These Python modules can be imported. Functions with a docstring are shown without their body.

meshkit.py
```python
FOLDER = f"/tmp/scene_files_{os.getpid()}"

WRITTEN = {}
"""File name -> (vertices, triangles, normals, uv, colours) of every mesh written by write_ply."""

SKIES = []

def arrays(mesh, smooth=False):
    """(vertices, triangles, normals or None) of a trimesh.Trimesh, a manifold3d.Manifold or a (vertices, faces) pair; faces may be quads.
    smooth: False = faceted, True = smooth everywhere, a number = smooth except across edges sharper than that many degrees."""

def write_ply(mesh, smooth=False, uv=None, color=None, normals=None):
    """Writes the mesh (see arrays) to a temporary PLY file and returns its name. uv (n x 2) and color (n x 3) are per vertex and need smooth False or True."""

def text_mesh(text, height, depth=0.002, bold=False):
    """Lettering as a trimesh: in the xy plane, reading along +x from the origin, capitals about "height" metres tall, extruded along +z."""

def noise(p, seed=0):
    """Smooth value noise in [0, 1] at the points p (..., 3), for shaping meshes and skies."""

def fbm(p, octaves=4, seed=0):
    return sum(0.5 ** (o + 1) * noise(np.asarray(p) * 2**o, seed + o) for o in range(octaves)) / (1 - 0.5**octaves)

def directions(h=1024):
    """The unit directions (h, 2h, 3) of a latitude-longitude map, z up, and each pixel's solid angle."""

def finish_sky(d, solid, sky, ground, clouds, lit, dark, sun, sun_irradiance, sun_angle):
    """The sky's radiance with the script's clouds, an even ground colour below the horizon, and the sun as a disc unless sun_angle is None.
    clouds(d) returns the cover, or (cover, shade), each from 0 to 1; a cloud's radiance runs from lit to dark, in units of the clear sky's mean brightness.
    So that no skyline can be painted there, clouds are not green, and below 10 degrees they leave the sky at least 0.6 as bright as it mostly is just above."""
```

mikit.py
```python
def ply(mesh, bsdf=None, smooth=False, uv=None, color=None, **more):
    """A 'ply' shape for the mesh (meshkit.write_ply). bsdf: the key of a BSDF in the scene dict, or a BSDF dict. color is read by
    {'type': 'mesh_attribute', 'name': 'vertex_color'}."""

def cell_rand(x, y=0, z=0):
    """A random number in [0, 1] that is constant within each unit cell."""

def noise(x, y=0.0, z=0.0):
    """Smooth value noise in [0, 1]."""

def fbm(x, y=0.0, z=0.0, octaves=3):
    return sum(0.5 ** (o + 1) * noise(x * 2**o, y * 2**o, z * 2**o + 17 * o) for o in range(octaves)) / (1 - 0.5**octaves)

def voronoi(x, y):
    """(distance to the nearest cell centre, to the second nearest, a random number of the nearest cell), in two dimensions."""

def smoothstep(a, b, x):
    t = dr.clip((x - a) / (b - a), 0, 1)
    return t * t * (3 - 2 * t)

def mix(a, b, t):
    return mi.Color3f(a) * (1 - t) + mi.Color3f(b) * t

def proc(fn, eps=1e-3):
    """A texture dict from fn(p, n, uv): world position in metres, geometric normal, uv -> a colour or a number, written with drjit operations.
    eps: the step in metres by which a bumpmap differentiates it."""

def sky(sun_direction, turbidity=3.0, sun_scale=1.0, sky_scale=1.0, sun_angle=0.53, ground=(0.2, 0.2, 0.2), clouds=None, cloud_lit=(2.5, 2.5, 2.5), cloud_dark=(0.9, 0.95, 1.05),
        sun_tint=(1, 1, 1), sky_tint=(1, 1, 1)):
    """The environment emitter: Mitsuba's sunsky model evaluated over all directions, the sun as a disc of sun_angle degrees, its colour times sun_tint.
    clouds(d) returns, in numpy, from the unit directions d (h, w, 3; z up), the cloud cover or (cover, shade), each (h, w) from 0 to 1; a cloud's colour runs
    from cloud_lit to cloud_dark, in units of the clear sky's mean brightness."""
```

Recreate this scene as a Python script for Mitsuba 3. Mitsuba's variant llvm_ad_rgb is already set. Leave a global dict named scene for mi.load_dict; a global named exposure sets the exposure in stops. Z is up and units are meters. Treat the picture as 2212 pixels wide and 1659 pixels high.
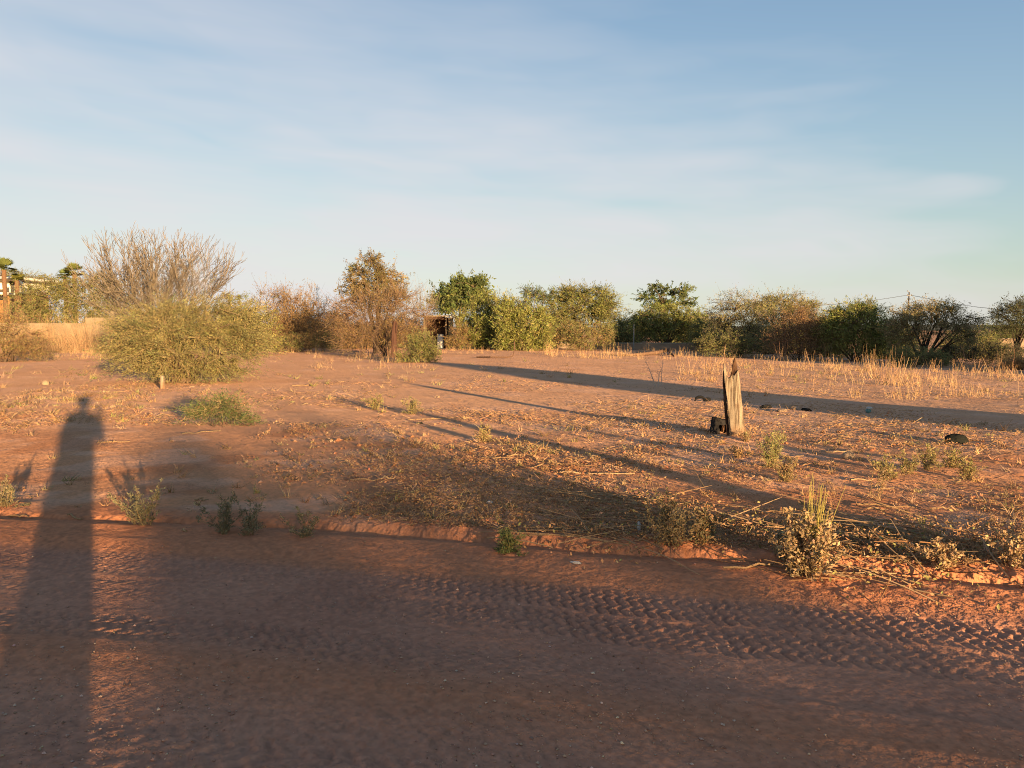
import math
import numpy as np, trimesh, drjit as dr, mitsuba as mi, mikit, meshkit
import manifold3d as m3
from shapely.geometry import Polygon

T = mi.ScalarTransform4f
rng = np.random.default_rng(11)
scene, labels = {}, {}

# ------------------------------------------------------------------ camera, sky, exposure
CAM_H, F, HORIZON = 1.5, 768.0, 329.6
PITCH = math.atan((384 - HORIZON) / F)
scene['camera'] = {'type': 'perspective', 'fov': 67.4, 'fov_axis': 'x', 'near_clip': 0.02, 'far_clip': 12000.0,
                   'to_world': T().look_at(origin=[0, 0, CAM_H], target=[0, 1, CAM_H - math.tan(PITCH)], up=[0, 0, 1])}
AZ, EL = math.radians(-28.4), math.radians(4.94)
AWAY = np.array([math.sin(AZ), math.cos(AZ)])            # the way shadows fall on the ground
SIDE = np.array([AWAY[1], -AWAY[0]])                     # to the right of that
SUN = (-AWAY[0] * math.cos(EL), -AWAY[1] * math.cos(EL), math.sin(EL))
exposure = 3.4


def veil(d):
    el = np.degrees(np.arcsin(np.clip(d[..., 2], 0, 1)))
    az = np.arctan2(d[..., 0], d[..., 1])
    p = np.stack([az * 3.0 + 0.05 * el, el * 0.16, 0 * az], -1)
    w = meshkit.fbm(p + meshkit.fbm(p * 1.7, 3, 5)[..., None] * 0.9, 5, 3)
    streak = meshkit.fbm(np.stack([az * 4 + 0.1 * el, el * 0.55, 0 * az + 7], -1), 4, 9)
    big = meshkit.fbm(np.stack([az * 0.9 + 1.3, el * 0.05, 0 * az + 2], -1), 2, 21)
    cirrus = np.clip((0.62 * w + 0.38 * streak - 0.45 + 0.8 * (big - 0.5) - 0.36 * np.sin(az + 0.05)) * 2.8, 0, 1) * 0.74 * np.exp(-np.maximum(el - 12, 0) / (9 + 7 * np.clip(-1.6 * az, -0.3, 1)))
    base = (0.54 - 0.22 * np.sin(az)) * np.exp(-el / 10.0)
    return 1 - (1 - base) * (1 - cirrus)


scene['sky'] = mikit.sky(SUN, turbidity=2.0, sun_tint=(1.75, 2.55, 9.6), sky_tint=(0.68, 0.885, 1.20), clouds=veil,
                         cloud_lit=(2.55, 2.44, 2.52), cloud_dark=(1.8, 1.9, 2.0), ground=(0.28, 0.18, 0.13))

# ------------------------------------------------------------------ helpers
S = 1024 / 2212.0                                        # readings are taken on a 2212 pixel wide view


def ray(x, y):
    c = np.array([(x * S - 512) / F, 1.0, (384 - y * S) / F])
    s, k = math.sin(PITCH), math.cos(PITCH)
    return np.array([c[0], c[1] * k + c[2] * s, -c[1] * s + c[2] * k])


def at_depth(x, y, d):
    r = ray(x, y)
    return np.array([0, 0, CAM_H]) + r * (d / r[1])


def base_z(x, y):
    """The lie of the land without its roughness: it falls gently to the right."""
    far = np.clip((np.asarray(y, float) - 9) / 14, 0, 1)
    return -0.02 * np.clip(x, 0, 60) * far * far * (3 - 2 * far)


def ground_at(x, y):
    r = ray(x, y)
    z = 0.0
    for _ in range(30):
        t = (z - CAM_H) / r[2]
        z = float(base_z(r[0] * t, r[1] * t))
    return np.array([r[0] * t, r[1] * t, float(terrain(np.array([r[0] * t]), np.array([r[1] * t]))[0])])


def n2(x, y, f, seed=0, oct=1):
    p = np.stack([np.asarray(x) * f, np.asarray(y) * f, np.full(np.shape(x), 0.37 * seed + 0.5)], -1)
    return (meshkit.noise(p, seed) if oct == 1 else meshkit.fbm(p, oct, seed)) - 0.5


def edge_y(x):
    xc = np.clip(x, -7, 7)
    x = np.asarray(x, float)
    wav = 0.22 * n2(x, 0 * x, 0.8, 15) + 0.13 * n2(x, 0 * x, 2.3, 16) + 0.05 * n2(x, 0 * x, 7.0, 17)
    return 5.55 - 0.245 * xc - 0.012 * xc * xc + (x - xc) * np.where(x > 0, -0.41, -0.08) + wav


def sst(a, b, x):
    t = np.clip((x - a) / (b - a), 0, 1)
    return t * t * (3 - 2 * t)


def field_z(x, y):
    v = (y - edge_y(x)) * 0.97
    near = np.exp(-np.maximum(v, 0) / 3.5)
    mid = np.exp(-np.maximum(v - 2, 0) / 16)
    z = 0.035 * n2(x, y, 0.22, 1) + 0.035 * n2(x, y, 0.9, 2) * (0.25 + near)
    patch = sst(-0.12, 0.2, n2(x, y, 0.45, 31, 2)) * (0.35 + 0.65 * near)
    clod = np.abs(n2(x * 0.8, y, 7.5, 3)) + 0.55 * np.abs(n2(x, y, 16, 4))
    z = z + patch * mid * (0.06 * clod + 0.022 * n2(x, y, 3.2, 5))
    z = z + 0.018 * mid * n2(x, y, 2.2, 6, 2) + 0.010 * n2(x, y, 11, 8) * np.exp(-np.maximum(v, 0) / 12)
    z = z + 0.02 * np.exp(-((v - 0.22) / 0.2) ** 2) * (0.5 + 1.6 * n2(x, y, 1.6, 9)) + base_z(x, y)
    z = z + 0.05 * np.exp(-(((x - 3.13) / 0.28) ** 2 + ((y - 10.66) / 0.28) ** 2))
    return z - 0.03


def tread(x, y, u, v, v0, w, pitch, seed, depth):
    """Lugs pressed into the sand by a tyre: chevron rows across the band, worn by noise."""
    q = (v - v0 - 0.05 * n2(u, u * 0, 0.35, seed)) / w
    band = sst(1.0, 0.86, np.abs(q))
    rows = np.floor((q + 1) * 2.5)
    slant = np.where(rows % 2 == 0, 1, -1) * (((q + 1) * 2.5) % 1 - 0.5) * 0.55 + 0.31 * rows
    ph = u / pitch + slant + 0.25 * n2(x, y, 3, seed + 3)
    lug = np.sin(2 * np.pi * ph)
    lug = np.clip(lug * 1.8 + 0.2, -1, 1)
    groove = 1 - 0.8 * sst(0.10, 0.0, np.abs(((q + 1) * 2.5) % 1 - 0.5) * -1 + 0.5)
    wear = np.clip(0.85 + 1.7 * n2(x, y, 1.1, seed + 5, 2) + 0.7 * n2(x, y, 5, seed + 6), 0.1, 1.15)
    return band * depth * (lug * groove * wear * 0.5 - 0.25)


def road_z(x, y):
    v = (y - edge_y(x)) * 0.97
    u = x * 0.97 - (y - 5.5) * 0.24
    prof = np.interp(v, [-60, -6, -3.6, -2.75, -2.32, -1.9, -1.55, -0.72, -0.5, -0.2, 0.0, 0.3],
                     [-0.3, -0.10, -0.105, -0.11, -0.075, -0.105, -0.115, -0.105, -0.070, -0.052, -0.075, -0.10])
    z = prof + 0.03 * n2(x, y, 0.35, 41) + 0.012 * n2(x, y, 1.3, 42, 2)
    berm = np.exp(-((v + 0.33) / 0.25) ** 2)
    z = z + berm * (0.05 * n2(u * 0.5, v * 2, 1.8, 43, 2) + 0.03 * np.abs(n2(x, y, 6, 44)))
    ruts = 0.010 * n2(u * 0.13, v * 6, 2.0, 45, 2) * sst(0, -0.5, v)
    rough = sst(-2.55, -2.9, v) + 0.25
    smooth = np.exp(-((v + 2.32) / 0.2) ** 2)
    z = z + ruts + (1 - 0.9 * smooth) * rough * (0.013 * n2(x * 0.7, y * 1.6, 3.0, 46, 2) + 0.004 * n2(x, y, 10, 47))
    z = z + 0.0032 * n2(x, y, 26, 48) * (1 - 0.7 * smooth)
    right = sst(-2.2, 0.8, x)
    z = z + tread(x, y, u, v, -0.92, 0.20, 0.072, 50, 0.018) * (0.34 + 0.68 * right)
    z = z + tread(x, y, u, v, -1.34, 0.19, 0.078, 60, 0.016) * (0.34 + 0.68 * right)
    z = z + tread(x, y, u, v, -1.95, 0.18, 0.085, 70, 0.011) * sst(1.2, -1.0, x)
    z = z + tread(x, y, u, v, -3.05, 0.22, 0.11, 80, 0.011)
    return z + base_z(x, y)


def terrain(x, y):
    x, y = np.asarray(x, float), np.asarray(y, float)
    v = (y - edge_y(x)) * 0.97
    return np.where(v > 0.1, field_z(x, y), np.where(v < -0.3, road_z(x, y), np.maximum(field_z(x, y) - 0.16 * sst(0.05, -0.15, v), road_z(x, y) - np.where(v > -0.005, 0.03, 0.0))))


def grid(X, Y, Z):
    h, w = X.shape
    i = np.arange(h * w).reshape(h, w)
    f = np.stack([i[:-1, :-1], i[:-1, 1:], i[1:, 1:], i[1:, :-1]], -1).reshape(-1, 4)
    return np.stack([X, Y, Z], -1).reshape(-1, 3), np.vstack([f[:, [0, 1, 2]], f[:, [0, 2, 3]]])


def ply_mesh(v, f):
    return trimesh.Trimesh(v, f, process=False)


def tubes(p0, p1, r0, r1, sides=4):
    """Many tapered sticks at once: (vertices, triangles)."""
    p0, p1 = np.atleast_2d(p0).astype(float), np.atleast_2d(p1).astype(float)
    n = len(p0)
    r0, r1 = np.broadcast_to(r0, (n,)), np.broadcast_to(r1, (n,))
    t = p1 - p0
    t = t / (np.linalg.norm(t, axis=1, keepdims=True) + 1e-9)
    a = np.cross(t, np.where(np.abs(t[:, 2:]) < 0.9, [0, 0, 1.0], [1.0, 0, 0]))
    a /= np.linalg.norm(a, axis=1, keepdims=True) + 1e-9
    b = np.cross(t, a)
    ang = np.arange(sides) * 2 * np.pi / sides
    ring = np.cos(ang)[None, :, None] * a[:, None] + np.sin(ang)[None, :, None] * b[:, None]
    v = np.stack([p0[:, None] + ring * r0[:, None, None], p1[:, None] + ring * r1[:, None, None]], 1).reshape(-1, 3)
    k = np.arange(sides)
    q = np.stack([k, (k + 1) % sides, (k + 1) % sides + sides, k + sides], 1)
    f = np.vstack([q[:, [0, 1, 2]], q[:, [0, 2, 3]]])
    f = (f[None] + (np.arange(n) * 2 * sides)[:, None, None]).reshape(-1, 3)
    return v, f, np.repeat(np.arange(n), 2 * sides)


def polyline(points, radii, sides=6):
    p = np.asarray(points, float)
    r = np.interp(np.linspace(0, 1, len(p)), np.linspace(0, 1, len(radii)), radii)
    t = np.gradient(p, axis=0)
    t /= np.linalg.norm(t, axis=1, keepdims=True) + 1e-9
    a = np.cross(t, np.where(np.abs(t[:, 2:]) < 0.9, [0, 0, 1.0], [1.0, 0, 0]))
    a /= np.linalg.norm(a, axis=1, keepdims=True) + 1e-9
    b = np.cross(t, a)
    ang = np.arange(sides) * 2 * np.pi / sides
    v = (p[:, None] + r[:, None, None] * (np.cos(ang)[None, :, None] * a[:, None] + np.sin(ang)[None, :, None] * b[:, None])).reshape(-1, 3)
    i, j = np.meshgrid(np.arange(len(p) - 1), np.arange(sides), indexing='ij')
    q = np.stack([i * sides + j, i * sides + (j + 1) % sides, (i + 1) * sides + (j + 1) % sides, (i + 1) * sides + j], -1).reshape(-1, 4)
    return v, np.vstack([q[:, [0, 1, 2]], q[:, [0, 2, 3]]])


def unit(n):
    v = rng.normal(size=(n, 3))
    return v / np.linalg.norm(v, axis=1, keepdims=True)


def leaves(c, size, aspect=0.45, along=None, tris=1):
    """Small leaves at the centres c, each a pointed face (1 triangle) or a folded rhombus (2)."""
    n = len(c)
    d = unit(n) if along is None else along + 0.6 * unit(n)
    d /= np.linalg.norm(d, axis=1, keepdims=True)
    w = np.cross(d, unit(n))
    w /= np.linalg.norm(w, axis=1, keepdims=True) + 1e-9
    L = np.broadcast_to(size, (n,))[:, None] * rng.uniform(0.6, 1.35, (n, 1))
    W = L * aspect
    if tris == 1:
        v = np.stack([c - d * L * 0.5 - w * W * 0.5, c - d * L * 0.3 + w * W * 0.5, c + d * L * 0.6], 1).reshape(-1, 3)
        f = np.arange(3 * n).reshape(-1, 3)
        return v, f, np.repeat(np.arange(n), 3)
    up = np.cross(d, w)
    v = np.stack([c - d * L * 0.5, c + w * W * 0.5 + up * W * 0.12, c + d * L * 0.5, c - w * W * 0.5 + up * W * 0.12], 1).reshape(-1, 3)
    k = np.arange(n)[:, None] * 4
    return v, np.vstack([k + [0, 1, 2], k + [0, 2, 3]]), np.repeat(np.arange(n), 4)


class Bag:
    """Collects faces with a colour each into one mesh."""

    def __init__(self):
        self.v, self.f, self.c, self.n = [], [], [], 0

    def add(self, v, f, c):
        c = np.asarray(c, float)
        self.v.append(v)
        self.f.append(np.asarray(f) + self.n)
        self.c.append(np.broadcast_to(c, (len(v), 3)))
        self.n += len(v)
        return self

    def build(self, key, bsdf='plant_matter', smooth=False):
        v, f, c = np.vstack(self.v), np.vstack(self.f), np.vstack(self.c)
        scene[key] = mikit.ply(ply_mesh(v, f), bsdf, smooth, color=np.clip(c, 0.005, 0.9))
        return key


def tones(n, cols, spread=0.22, weights=None):
    cols = np.atleast_2d(np.asarray(cols, float))
    pick = cols[rng.choice(len(cols), n, p=weights)]
    return pick * (1 + spread * rng.normal(size=(n, 1))).clip(0.4, 1.7) * (1 + 0.05 * rng.normal(size=(n, 3)))


taken = {}


def numbered(name):
    k = taken.get(name, 0)
    taken[name] = k + 1
    return name if k == 0 else f'{name}_{k:03d}'


def tag(key, label, cat, group=None):
    labels[key] = {'label': label, 'category': cat}
    if group:
        labels[key]['group'] = group
    return key


def part_name(root, name):
    return numbered(root + '__' + name)


def solid(key, mesh, bsdf, smooth=False):
    scene[key] = mikit.ply(mesh, bsdf, smooth)
    return key


def box(x0, x1, y0, y1, z0, z1, bev=0.0):
    b = trimesh.creation.box(extents=[x1 - x0, y1 - y0, z1 - z0])
    if bev:
        s = [m3.Manifold.cube([x1 - x0 - 2 * bev, y1 - y0, z1 - z0 - 2 * bev], True), m3.Manifold.cube([x1 - x0, y1 - y0 - 2 * bev, z1 - z0 - 2 * bev], True),
             m3.Manifold.cube([x1 - x0 - 2 * bev, y1 - y0 - 2 * bev, z1 - z0], True)]
        m = m3.Manifold.batch_hull(s).to_mesh()
        b = trimesh.Trimesh(m.vert_properties[:, :3], m.tri_verts, process=False)
    b.apply_translation([(x0 + x1) / 2, (y0 + y1) / 2, (z0 + z1) / 2])
    return b


# ------------------------------------------------------------------ materials
def d_edge(x, y):
    xc = dr.clip(x, -7, 7)
    return (y - (5.55 - 0.245 * xc - 0.012 * xc * xc + (x - xc) * dr.select(x > 0, -0.41, -0.08))) * 0.97


def soil(p, n, uv):
    x, y = p.x, p.y
    v = d_edge(x, y)
    a = mikit.fbm(x * 0.35, y * 0.35, 1.0, 3)
    b = mikit.fbm(x * 1.7, y * 1.7, 4.0, 3)
    g = mikit.fbm(x * 38, y * 38, 9.0, 2)
    far = mikit.smoothstep(0.5, 9.0, v + 5 * (a - 0.5))
    col = mikit.mix((0.58, 0.275, 0.14), (0.60, 0.34, 0.20), far)
    col = mikit.mix(col, mi.Color3f(0.66, 0.40, 0.27), mikit.smoothstep(0.52, 0.72, b) * 0.5)
    col = mikit.mix(col, mi.Color3f(0.40, 0.16, 0.075), mikit.smoothstep(0.55, 0.70, mikit.fbm(x * 0.9, y * 0.9, 14.0, 3)) * 0.55 * (1 - 0.7 * far))
    grey = mikit.mix((0.40, 0.185, 0.115), (0.50, 0.245, 0.15), b)
    red = mi.Color3f(0.49, 0.205, 0.105)
    berm = mikit.smoothstep(-0.85, -0.6, v + 0.25 * (a - 0.5))
    ridge = dr.exp(-dr.square((v + 2.32 + 0.12 * (a - 0.5)) / 0.26))
    road = mikit.mix(grey, red, dr.clip(berm + 0.75 * ridge + 0.5 * mikit.smoothstep(0.58, 0.7, a), 0, 1))
    col = mikit.mix(road, col, mikit.smoothstep(0.05, 0.55, v + 0.5 * (b - 0.5)))
    return col * (0.80 + 0.40 * g)


def grain(p, n, uv):
    x, y = p.x, p.y
    return (0.022 * mikit.noise(x * 21, y * 21, 0.3) + 0.011 * mikit.noise(x * 55, y * 55, 3.3) + 0.0045 * mikit.noise(x * 150, y * 150, 6.3))


def far_grain(p, n, uv):
    x, y = p.x, p.y
    v = d_edge(x, y)
    fine = dr.exp(-dr.maximum(v, 0) / 14)
    return (0.028 * mikit.noise(x * 17, y * 17, 0.3) + 0.05 * mikit.noise(x * 6.3, y * 6.3, 2.3) * (1 - 0.5 * fine)
            + fine * (0.011 * mikit.noise(x * 47, y * 47, 3.3) + 0.004 * mikit.noise(x * 130, y * 130, 6.3)))


def diffuse(rgb):
    return {'type': 'diffuse', 'reflectance': {'type': 'rgb', 'value': list(rgb)}}


scene['road_soil'] = {'type': 'bumpmap', 'tex': mikit.proc(grain, 0.002), 'scale': 1.15, 'bsdf': {'type': 'diffuse', 'reflectance': mikit.proc(soil)}}
scene['field_soil'] = {'type': 'bumpmap', 'tex': mikit.proc(far_grain, 0.004), 'scale': 2.0, 'bsdf': {'type': 'diffuse', 'reflectance': mikit.proc(soil)}}
scene['leafage'] = {'type': 'principledthin', 'base_color': {'type': 'mesh_attribute', 'name': 'vertex_color'}, 'roughness': 0.9, 'diff_trans': 0.7, 'spec_trans': 0.0}
scene['plant_matter'] = {'type': 'twosided', 'bsdf': {'type': 'diffuse', 'reflectance': {'type': 'mesh_attribute', 'name': 'vertex_color'}}}


def wood_grain(p, n, uv):
    g = mikit.fbm(p.x * 60, p.y * 60, p.z * 3.5, 3)
    f = mikit.noise(p.x * 190, p.y * 190, p.z * 9)
    c = mikit.mix((0.12, 0.09, 0.062), (0.31, 0.25, 0.175), mikit.smoothstep(0.3, 0.62, g))
    c = mikit.mix(c, mi.Color3f(0.12, 0.06, 0.035), mikit.smoothstep(0.70, 0.8, f) * 0.6)
    return mikit.mix(c, mi.Color3f(0.34, 0.17, 0.085), mikit.smoothstep(0.22, 0.0, p.z) * 0.5)


def char_tone(p, n, uv):
    g = mikit.fbm(p.x * 40, p.y * 40, p.z * 22, 3)
    return mikit.mix((0.012, 0.012, 0.013), (0.05, 0.045, 0.042), g)


def burnt_wood(p, n, uv):
    g = mikit.fbm(p.x * 70, p.y * 70, p.z * 7, 3)
    return mikit.mix((0.035, 0.02, 0.015), (0.14, 0.08, 0.048), mikit.smoothstep(0.42, 0.72, g))


def plaster(p, n, uv):
    g = mikit.fbm(p.x * 1.2, p.z * 2.5, p.y * 1.2, 4)
    return mikit.mix((0.20, 0.158, 0.105), (0.27, 0.215, 0.145), mikit.smoothstep(0.3, 0.7, g))


def block_wall(p, n, uv):
    g = mikit.fbm(p.x * 2, p.z * 5, p.y, 3)
    return mikit.mix((0.26, 0.19, 0.135), (0.36, 0.27, 0.19), g)


def tin(p, n, uv):
    g = mikit.fbm(p.x * 2.5, p.z * 3, p.y * 2.5, 3)
    return mikit.mix((0.19, 0.14, 0.085), (0.28, 0.215, 0.14), g)


for k, fn in dict(weathered_wood=wood_grain, char=char_tone, burnt_wood=burnt_wood, beige_plaster=plaster, grey_block=block_wall, dull_tin=tin).items():
    scene[k] = {'type': 'twosided', 'bsdf': {'type': 'diffuse', 'reflectance': mikit.proc(fn)}}
for k, c in dict(white_paint=(0.72, 0.68, 0.58), orange_paint=(0.30, 0.16, 0.07), dark_opening=(0.02, 0.022, 0.03), pole_wood=(0.10, 0.085, 0.07), steel=(0.25, 0.25, 0.24),
                 cable=(0.05, 0.05, 0.05), coping=(0.42, 0.37, 0.28), skin=(0.22, 0.12, 0.08), shirt=(0.25, 0.28, 0.33), denim=(0.06, 0.08, 0.13), hair=(0.02, 0.016, 0.014),
                 rubber=(0.02, 0.02, 0.02), pale_stone=(0.32, 0.225, 0.145), dark_stone=(0.02, 0.021, 0.018), hill_scrub=(0.20, 0.20, 0.16)).items():
    scene[k] = {'type': 'twosided', 'bsdf': diffuse(c)}
scene['plastic_white'] = {'type': 'twosided', 'bsdf': {'type': 'roughplastic', 'diffuse_reflectance': {'type': 'rgb', 'value': [0.5, 0.47, 0.42]}, 'alpha': 0.25}}
scene['plastic_teal'] = {'type': 'twosided', 'bsdf': {'type': 'roughplastic', 'diffuse_reflectance': {'type': 'rgb', 'value': [0.08, 0.19, 0.19]}, 'alpha': 0.25}}
scene['car_paint'] = {'type': 'twosided', 'bsdf': {'type': 'principled', 'base_color': {'type': 'rgb', 'value': [0.35, 0.35, 0.36]}, 'roughness': 0.35, 'clearcoat': 0.6}}
scene['car_glass'] = {'type': 'thindielectric'}
scene['pebble_tone'] = {'type': 'diffuse', 'reflectance': {'type': 'mesh_attribute', 'name': 'vertex_color'}}

# ------------------------------------------------------------------ the ground and the road
fine = np.linspace(-5.4, 4.4, 800)
g = 1.18 ** np.arange(1, 27)
xs = np.concatenate([-5.4 - 0.012 * np.cumsum(g)[::-1] * 1.0, fine, 4.4 + 0.012 * np.cumsum(g)])
back = np.cumsum(0.0125 * 1.16 ** np.arange(1, 40))
vs = np.concatenate([-3.7 - back[::-1], np.linspace(-3.7, 0.12, 314)])
X, V = np.meshgrid(xs, vs)
Y = edge_y(X) + V / 0.97
v_, f_ = grid(X, Y, road_z(X, Y) - 0.05 * sst(-0.05, 0.10, V))
scene['dirt_road'] = mikit.ply(ply_mesh(v_, f_), 'road_soil', True)
labels['dirt_road'] = {'label': 'reddish dirt road with tyre tracks in the foreground', 'kind': 'structure'}

xs = np.concatenate([-5.5 - 0.016 * np.cumsum(1.2 ** np.arange(1, 34))[::-1], np.linspace(-5.5, 4.6, 640), 4.6 + 0.016 * np.cumsum(1.2 ** np.arange(1, 34))])
rows, v = list(np.arange(-0.30, 0.0, 0.014)), -0.006
while v < 6000:
    v += 0.015 * (1 + max(v, 0) / 5.5) ** (1.72 if v < 80 else 2.3)
    rows.append(v)
V = np.array(rows)[:, None]
fan = 1 + np.clip(V, 0, None) / 5.9
X = xs[None] * fan
Y = edge_y(xs)[None] + (np.where(np.abs(xs) < 12, 0, 0))[None] + V / 0.97
Z = field_z(X, Y) - 0.16 * sst(0.05, -0.15, V + 0 * X)
v_, f_ = grid(X, Y, Z)
scene['ground'] = mikit.ply(ply_mesh(v_, f_), 'field_soil', True)
labels['ground'] = {'label': 'open sandy red field scattered with dry litter', 'kind': 'structure'}

# a low far ridge
hx = np.linspace(-4000, 4000, 240)
top = 8 + 16 * meshkit.fbm(np.stack([hx / 700, 0 * hx, 0 * hx], -1), 4, 3) + 6 * np.exp(-((hx - 1600) / 500) ** 2)
Xh, Kh = np.meshgrid(hx, np.array([0, 0.35, 0.7, 0.92, 1.0, 0.8, 0.0]))
Yh = 2600 + np.linspace(-260, 260, 7)[:, None] + 40 * meshkit.noise(np.stack([Xh / 300, Kh * 3, 0 * Xh], -1), 2)
v_, f_ = grid(Xh, Yh, Kh * top[None] - 1.0)
scene['hills'] = mikit.ply(ply_mesh(v_, f_), 'hill_scrub', True)
labels['hills'] = {'label': 'low far hill on the horizon', 'kind': 'structure'}


# ------------------------------------------------------------------ trees and bushes
def crown_points(lobes, n, gap_seed, gap=0.42, shell=0.5, zmin=0.05):
    """Points through a crown made of ellipsoids (centre, radii), thinned where noise leaves gaps."""
    lobes = [(np.asarray(c, float), np.asarray(r, float)) for c, r in lobes]
    w = np.array([np.prod(r) ** 0.75 for _, r in lobes])
    size = np.mean([r.mean() for _, r in lobes])
    out, have = [], 0
    while have < n:
        k = rng.choice(len(lobes), 4 * n, p=w / w.sum())
        c, r = np.array([l[0] for l in lobes])[k], np.array([l[1] for l in lobes])[k]
        p = c + r * unit(4 * n) * (rng.random((4 * n, 1)) ** shell) * (1 + 0.13 * rng.normal(size=(4 * n, 1)))
        keep = (meshkit.noise(p / (0.34 * size), gap_seed) * 0.65 + meshkit.noise(p / (0.15 * size), gap_seed + 1) * 0.35 > gap) & (p[:, 2] > zmin)
        out.append(p[keep])
        have += keep.sum()
    return np.vstack(out)[:n]


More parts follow.
